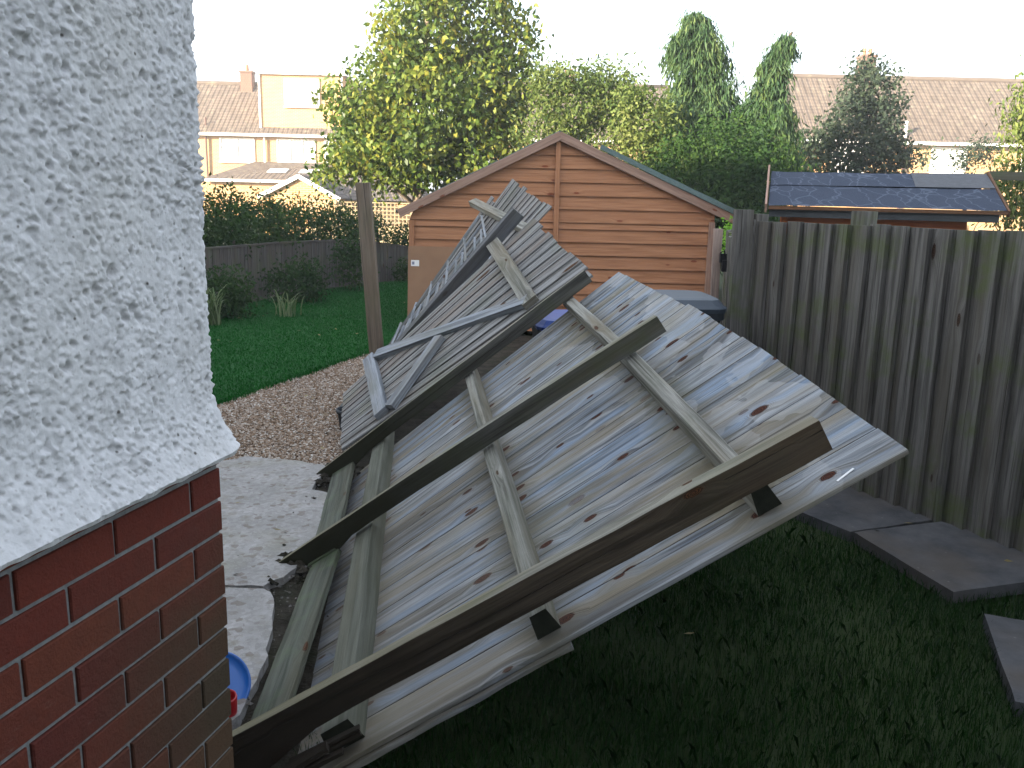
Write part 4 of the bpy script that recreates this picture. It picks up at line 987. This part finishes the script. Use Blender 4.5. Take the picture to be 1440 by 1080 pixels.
def chimney(parent,x,y,z0,z1,w=.62,pots=2):
    mb=MB(); beam(mb,(x,y,z0),(x,y,z1),w,w,upv=(0,-1,0)); beam(mb,(x,y,z1),(x,y,z1+.12),w+.1,w+.1,upv=(0,-1,0))
    o=mb.build('chimney',M_chim,parent)
    for k in range(pots):
        mb=MB(); xx=x+(k-(pots-1)/2)*.3; tube(mb,[(xx,y,z1+.1),(xx,y,z1+.5)],[.11,.09],10); mb.build('chimney_pot',plain('clay_pot',(.35,.14,.08),.9),o)
def rowhouse(name,label,x0,x1,y,eave,ridge,cat='house',dy=4.2):
    t=empty(name,(x0,y,0),label,cat)
    mb=MB(); quv(mb,V(x0,y,0),V(x1,y,0),V(x1,y,eave),V(x0,y,eave)); quv(mb,V(x1,y,0),V(x1,y+2*dy,0),V(x1,y+2*dy,eave),V(x1,y,eave)); quv(mb,V(x0,y+2*dy,0),V(x0,y,0),V(x0,y,eave),V(x0,y+2*dy,eave))
    mb.poly([V(x1,y,eave),V(x1,y+2*dy,eave),V(x1,y+dy,ridge)],[(0,0),(8,0),(4,3)]); mb.poly([V(x0,y,eave),V(x0,y+dy,ridge),V(x0,y+2*dy,eave)],[(0,0),(4,3),(8,0)])
    mb.build('wall',M_hb,t)
    mb=MB(); r=.35; e0=V(x0-.1,y-r,eave-.1); e1=V(x1+.1,y-r,eave-.1); g1=V(x1+.1,y+dy,ridge); g0=V(x0-.1,y+dy,ridge); quv(mb,e0,e1,g1,g0)
    e2=V(x0-.1,y+2*dy+r,eave-.1);e3=V(x1+.1,y+2*dy+r,eave-.1); quv(mb,e3,e2,g0,g1)
    ro=mb.build('roof',M_tile,t)
    mb=MB(); tube(mb,[g0+V(0,0,.02),g1+V(0,0,.02)],.13,8); mb.build('ridge_tiles',M_tile,ro)
    mb=MB(); beam(mb,(x0-.1,y-r-.04,eave-.14),(x1+.1,y-r-.04,eave-.14),.11,.15); mb.build('gutter',M_white,t)
    return t
# left house
HY=54.0
h=rowhouse('brick_house','sunlit brick house with flat roofed dormer on the left skyline',-22.5,-9.8,HY,4.85,7.4+.65)
window(h,-17.6,-15.6,3.2,4.5,HY); window(h,-14.2,-12.0,3.2,4.5,HY,3); window(h,-11.4,-9.95,3.2,4.5,HY)
window(h,-21.5,-19.4,3.2,4.5,HY)
mb=MB(); quv(mb,V(-15.2,HY+.3,4.9),V(-10.35,HY+.3,4.9),V(-10.35,HY+.3,8.2),V(-15.2,HY+.3,8.2)); quv(mb,V(-10.35,HY+.3,4.9),V(-10.35,HY+4.5,4.9),V(-10.35,HY+4.5,8.2),V(-10.35,HY+.3,8.2)); quv(mb,V(-15.2,HY+4.5,4.9),V(-15.2,HY+.3,4.9),V(-15.2,HY+.3,8.2),V(-15.2,HY+4.5,8.2))
dm=mb.build('dormer',M_hb,h)
mb=MB(); prism(mb,[(-15.35,HY+.1),(-10.1,HY+.1),(-10.1,HY+4.7),(-15.35,HY+4.7)],8.2,8.36); mb.build('dormer_roof',M_white,dm)
for x in (-15.25,-10.4):
    mb=MB(); beam(mb,(x,HY+.25,4.9),(x,HY+.25,8.2),.10,.08,upv=(0,-1,0)); mb.build('dormer_trim',M_white,dm)
window(dm,-13.75,-11.75,6.45,7.95,HY+.29,1)
chimney(h,-16.95,HY+3.8,7.2,8.65,.72,1)
for x in (-18.4,-14.95):
    mb=MB(); tube(mb,[(x,HY-.15,4.7),(x,HY-.1,0)],.06,8); mb.build('downpipe',M_dark if x<-16 else M_white,h)
mb=MB(); tube(mb,[(-18.55,HY+.4,5.0),(-18.55,HY+.4,5.7)],.06,8); mb.build('vent_pipe',M_dark,h)
# extension with tiled roof
ex=empty('lean_to_extension',(-14,50,0),'low brick extension with brown tiled hipped roof and rooflights below the left house','extension')
mb=MB(); quv(mb,V(-17.1,50,0),V(-10.4,50,0),V(-10.4,50,2.15),V(-17.1,50,2.15)); quv(mb,V(-10.4,50,0),V(-10.4,53.9,0),V(-10.4,53.9,2.15),V(-10.4,50,2.15)); mb.build('wall',M_hb,ex)
mb=MB(); quv(mb,V(-17.4,49.7,2.08),V(-10.1,49.7,2.08),V(-10.1,53.95,3.2),V(-15.6,53.95,3.2)); rr_=mb.build('roof',M_tile,ex)
for xa in (-14.2,-12.4):
    mb=MB(); a=V(xa,51.3,2.08+1.6*.263+.05); q4(mb,a,a+V(1.1,0,0),a+V(1.1,.9,.237),a+V(0,.9,.237)); mb.build('rooflight',M_curt,rr_)
mb=MB(); beam(mb,(-17.4,49.65,2.05),(-10.1,49.65,2.05),.1,.14); mb.build('gutter',M_white,ex)
# white gabled outbuilding
gb=empty('gabled_outbuilding',(-7.7,32,0),'cream gabled outbuilding with white bargeboards behind the hedge','outbuilding')
mb=MB(); P=[V(-9.0,32,0),V(-6.4,32,0),V(-6.4,32,1.42),V(-7.71,32,2.05),V(-9.0,32,1.42)]; mb.poly(P,[(p.x,p.z) for p in P]); quv(mb,V(-6.4,32,0),V(-6.4,36,0),V(-6.4,36,1.42),V(-6.4,32,1.42)); mb.build('wall',M_hb,gb)
for a,b in (((-9.15,1.36),(-7.71,2.10)),((-6.25,1.32),(-7.71,2.10))):
    mb=MB(); beam(mb,(a[0],31.9,a[1]),(b[0],31.9,b[1]),.04,.14); mb.build('barge_board',M_white,gb)
mb=MB(); quv(mb,V(-6.2,31.9,1.36),V(-6.2,36,1.36),V(-7.71,36,2.15),V(-7.71,31.9,2.15)); quv(mb,V(-9.2,36,1.36),V(-9.2,31.9,1.36),V(-7.71,31.9,2.15),V(-7.71,36,2.15)); mb.build('roof',M_tiledark,gb)
# dark tiled low roof to the right
lo=empty('tiled_outhouse',(-5,36,0),'low outhouse with dark grey tiled roof under the pear tree','outbuilding')
mb=MB(); quv(mb,V(-7.0,34,0),V(-3.6,34,0),V(-3.6,34,1.35),V(-7.0,34,1.35)); quv(mb,V(-3.6,34,0),V(-3.6,38,0),V(-3.6,38,1.35),V(-3.6,34,1.35)); mb.build('wall',M_hb,lo)
mb=MB(); quv(mb,V(-7.1,33.7,1.30),V(-3.4,33.7,1.30),V(-4.2,36,2.3),V(-7.1,36,2.3)); mb.poly([V(-3.4,33.7,1.3),V(-3.4,38,1.3),V(-4.2,36,2.3)],[(0,0),(4,0),(2,2)]); mb.build('roof',M_tiledark,lo)
# right house
HR=47.0
h2=rowhouse('brick_house','sunlit brick house with long brown tiled roof on the right skyline',14.2,31,HR,4.78,8.35)
window(h2,21.35,23.1,3.2,4.45,HR,2); window(h2,26,28,3.2,4.45,HR,2); window(h2,16.2,17.8,3.2,4.45,HR,2)
mb=MB(); tube(mb,[(19.9,HR-.15,4.7),(19.9,HR-.1,0)],.09,8); mb.build('downpipe',M_dark,h2)
mb=MB(); tube(mb,[(19.9,HR+.05,4.9),(19.9,HR+.05,5.75)],.09,8); mb.build('vent_pipe',M_white,h2)
chimney(h2,19.0,HR+4.0,7.9,9.35,.8,2)
# middle house: only its roof shows over the bushes
h3=rowhouse('brick_house','distant brick house whose brown roof just shows above the middle bushes',-1.5,9.0,52.0,4.8,8.2)
window(h3,1,3,3.1,4.4,52.0); chimney(h3,3.0,56,7.7,8.6,.7,2)

# ================================================================== AIR (haze added to stand in for lens glare)
mb=MB(); xa,xb,ya,yb,za,zb_=-45,50,-14,72,-1.2,12
pts=[V(x,y,z) for z in (za,zb_) for x,y in ((xa,ya),(xb,ya),(xb,yb),(xa,yb))]
for f in ((3,2,1,0),(4,5,6,7),(0,1,5,4),(1,2,6,5),(2,3,7,6),(3,0,4,7)): mb.poly([pts[i] for i in f],None)
vs=[tuple(p) for p in pts]; me=bpy.data.meshes.new('haze'); me.from_pydata(vs,[],[(3,2,1,0),(4,5,6,7),(0,1,5,4),(1,2,6,5),(2,3,7,6),(3,0,4,7)])
hz=bpy.data.objects.new('haze',me); COL.objects.link(hz); hz['kind']='stuff'; hz['label']='thin sunlit haze added in place of lens glare over the far houses'
hm=bpy.data.materials.new('haze_glare'); hm.use_nodes=True; ht=hm.node_tree; ht.nodes.clear(); ho=ht.nodes.new('ShaderNodeOutputMaterial'); hv=ht.nodes.new('ShaderNodeVolumePrincipled')
hv.inputs['Color'].default_value=(.95,.96,1,1); hv.inputs['Density'].default_value=.0019; hv.inputs['Anisotropy'].default_value=.1; ht.links.new(hv.outputs[0],ho.inputs['Volume']); me.materials.append(hm)
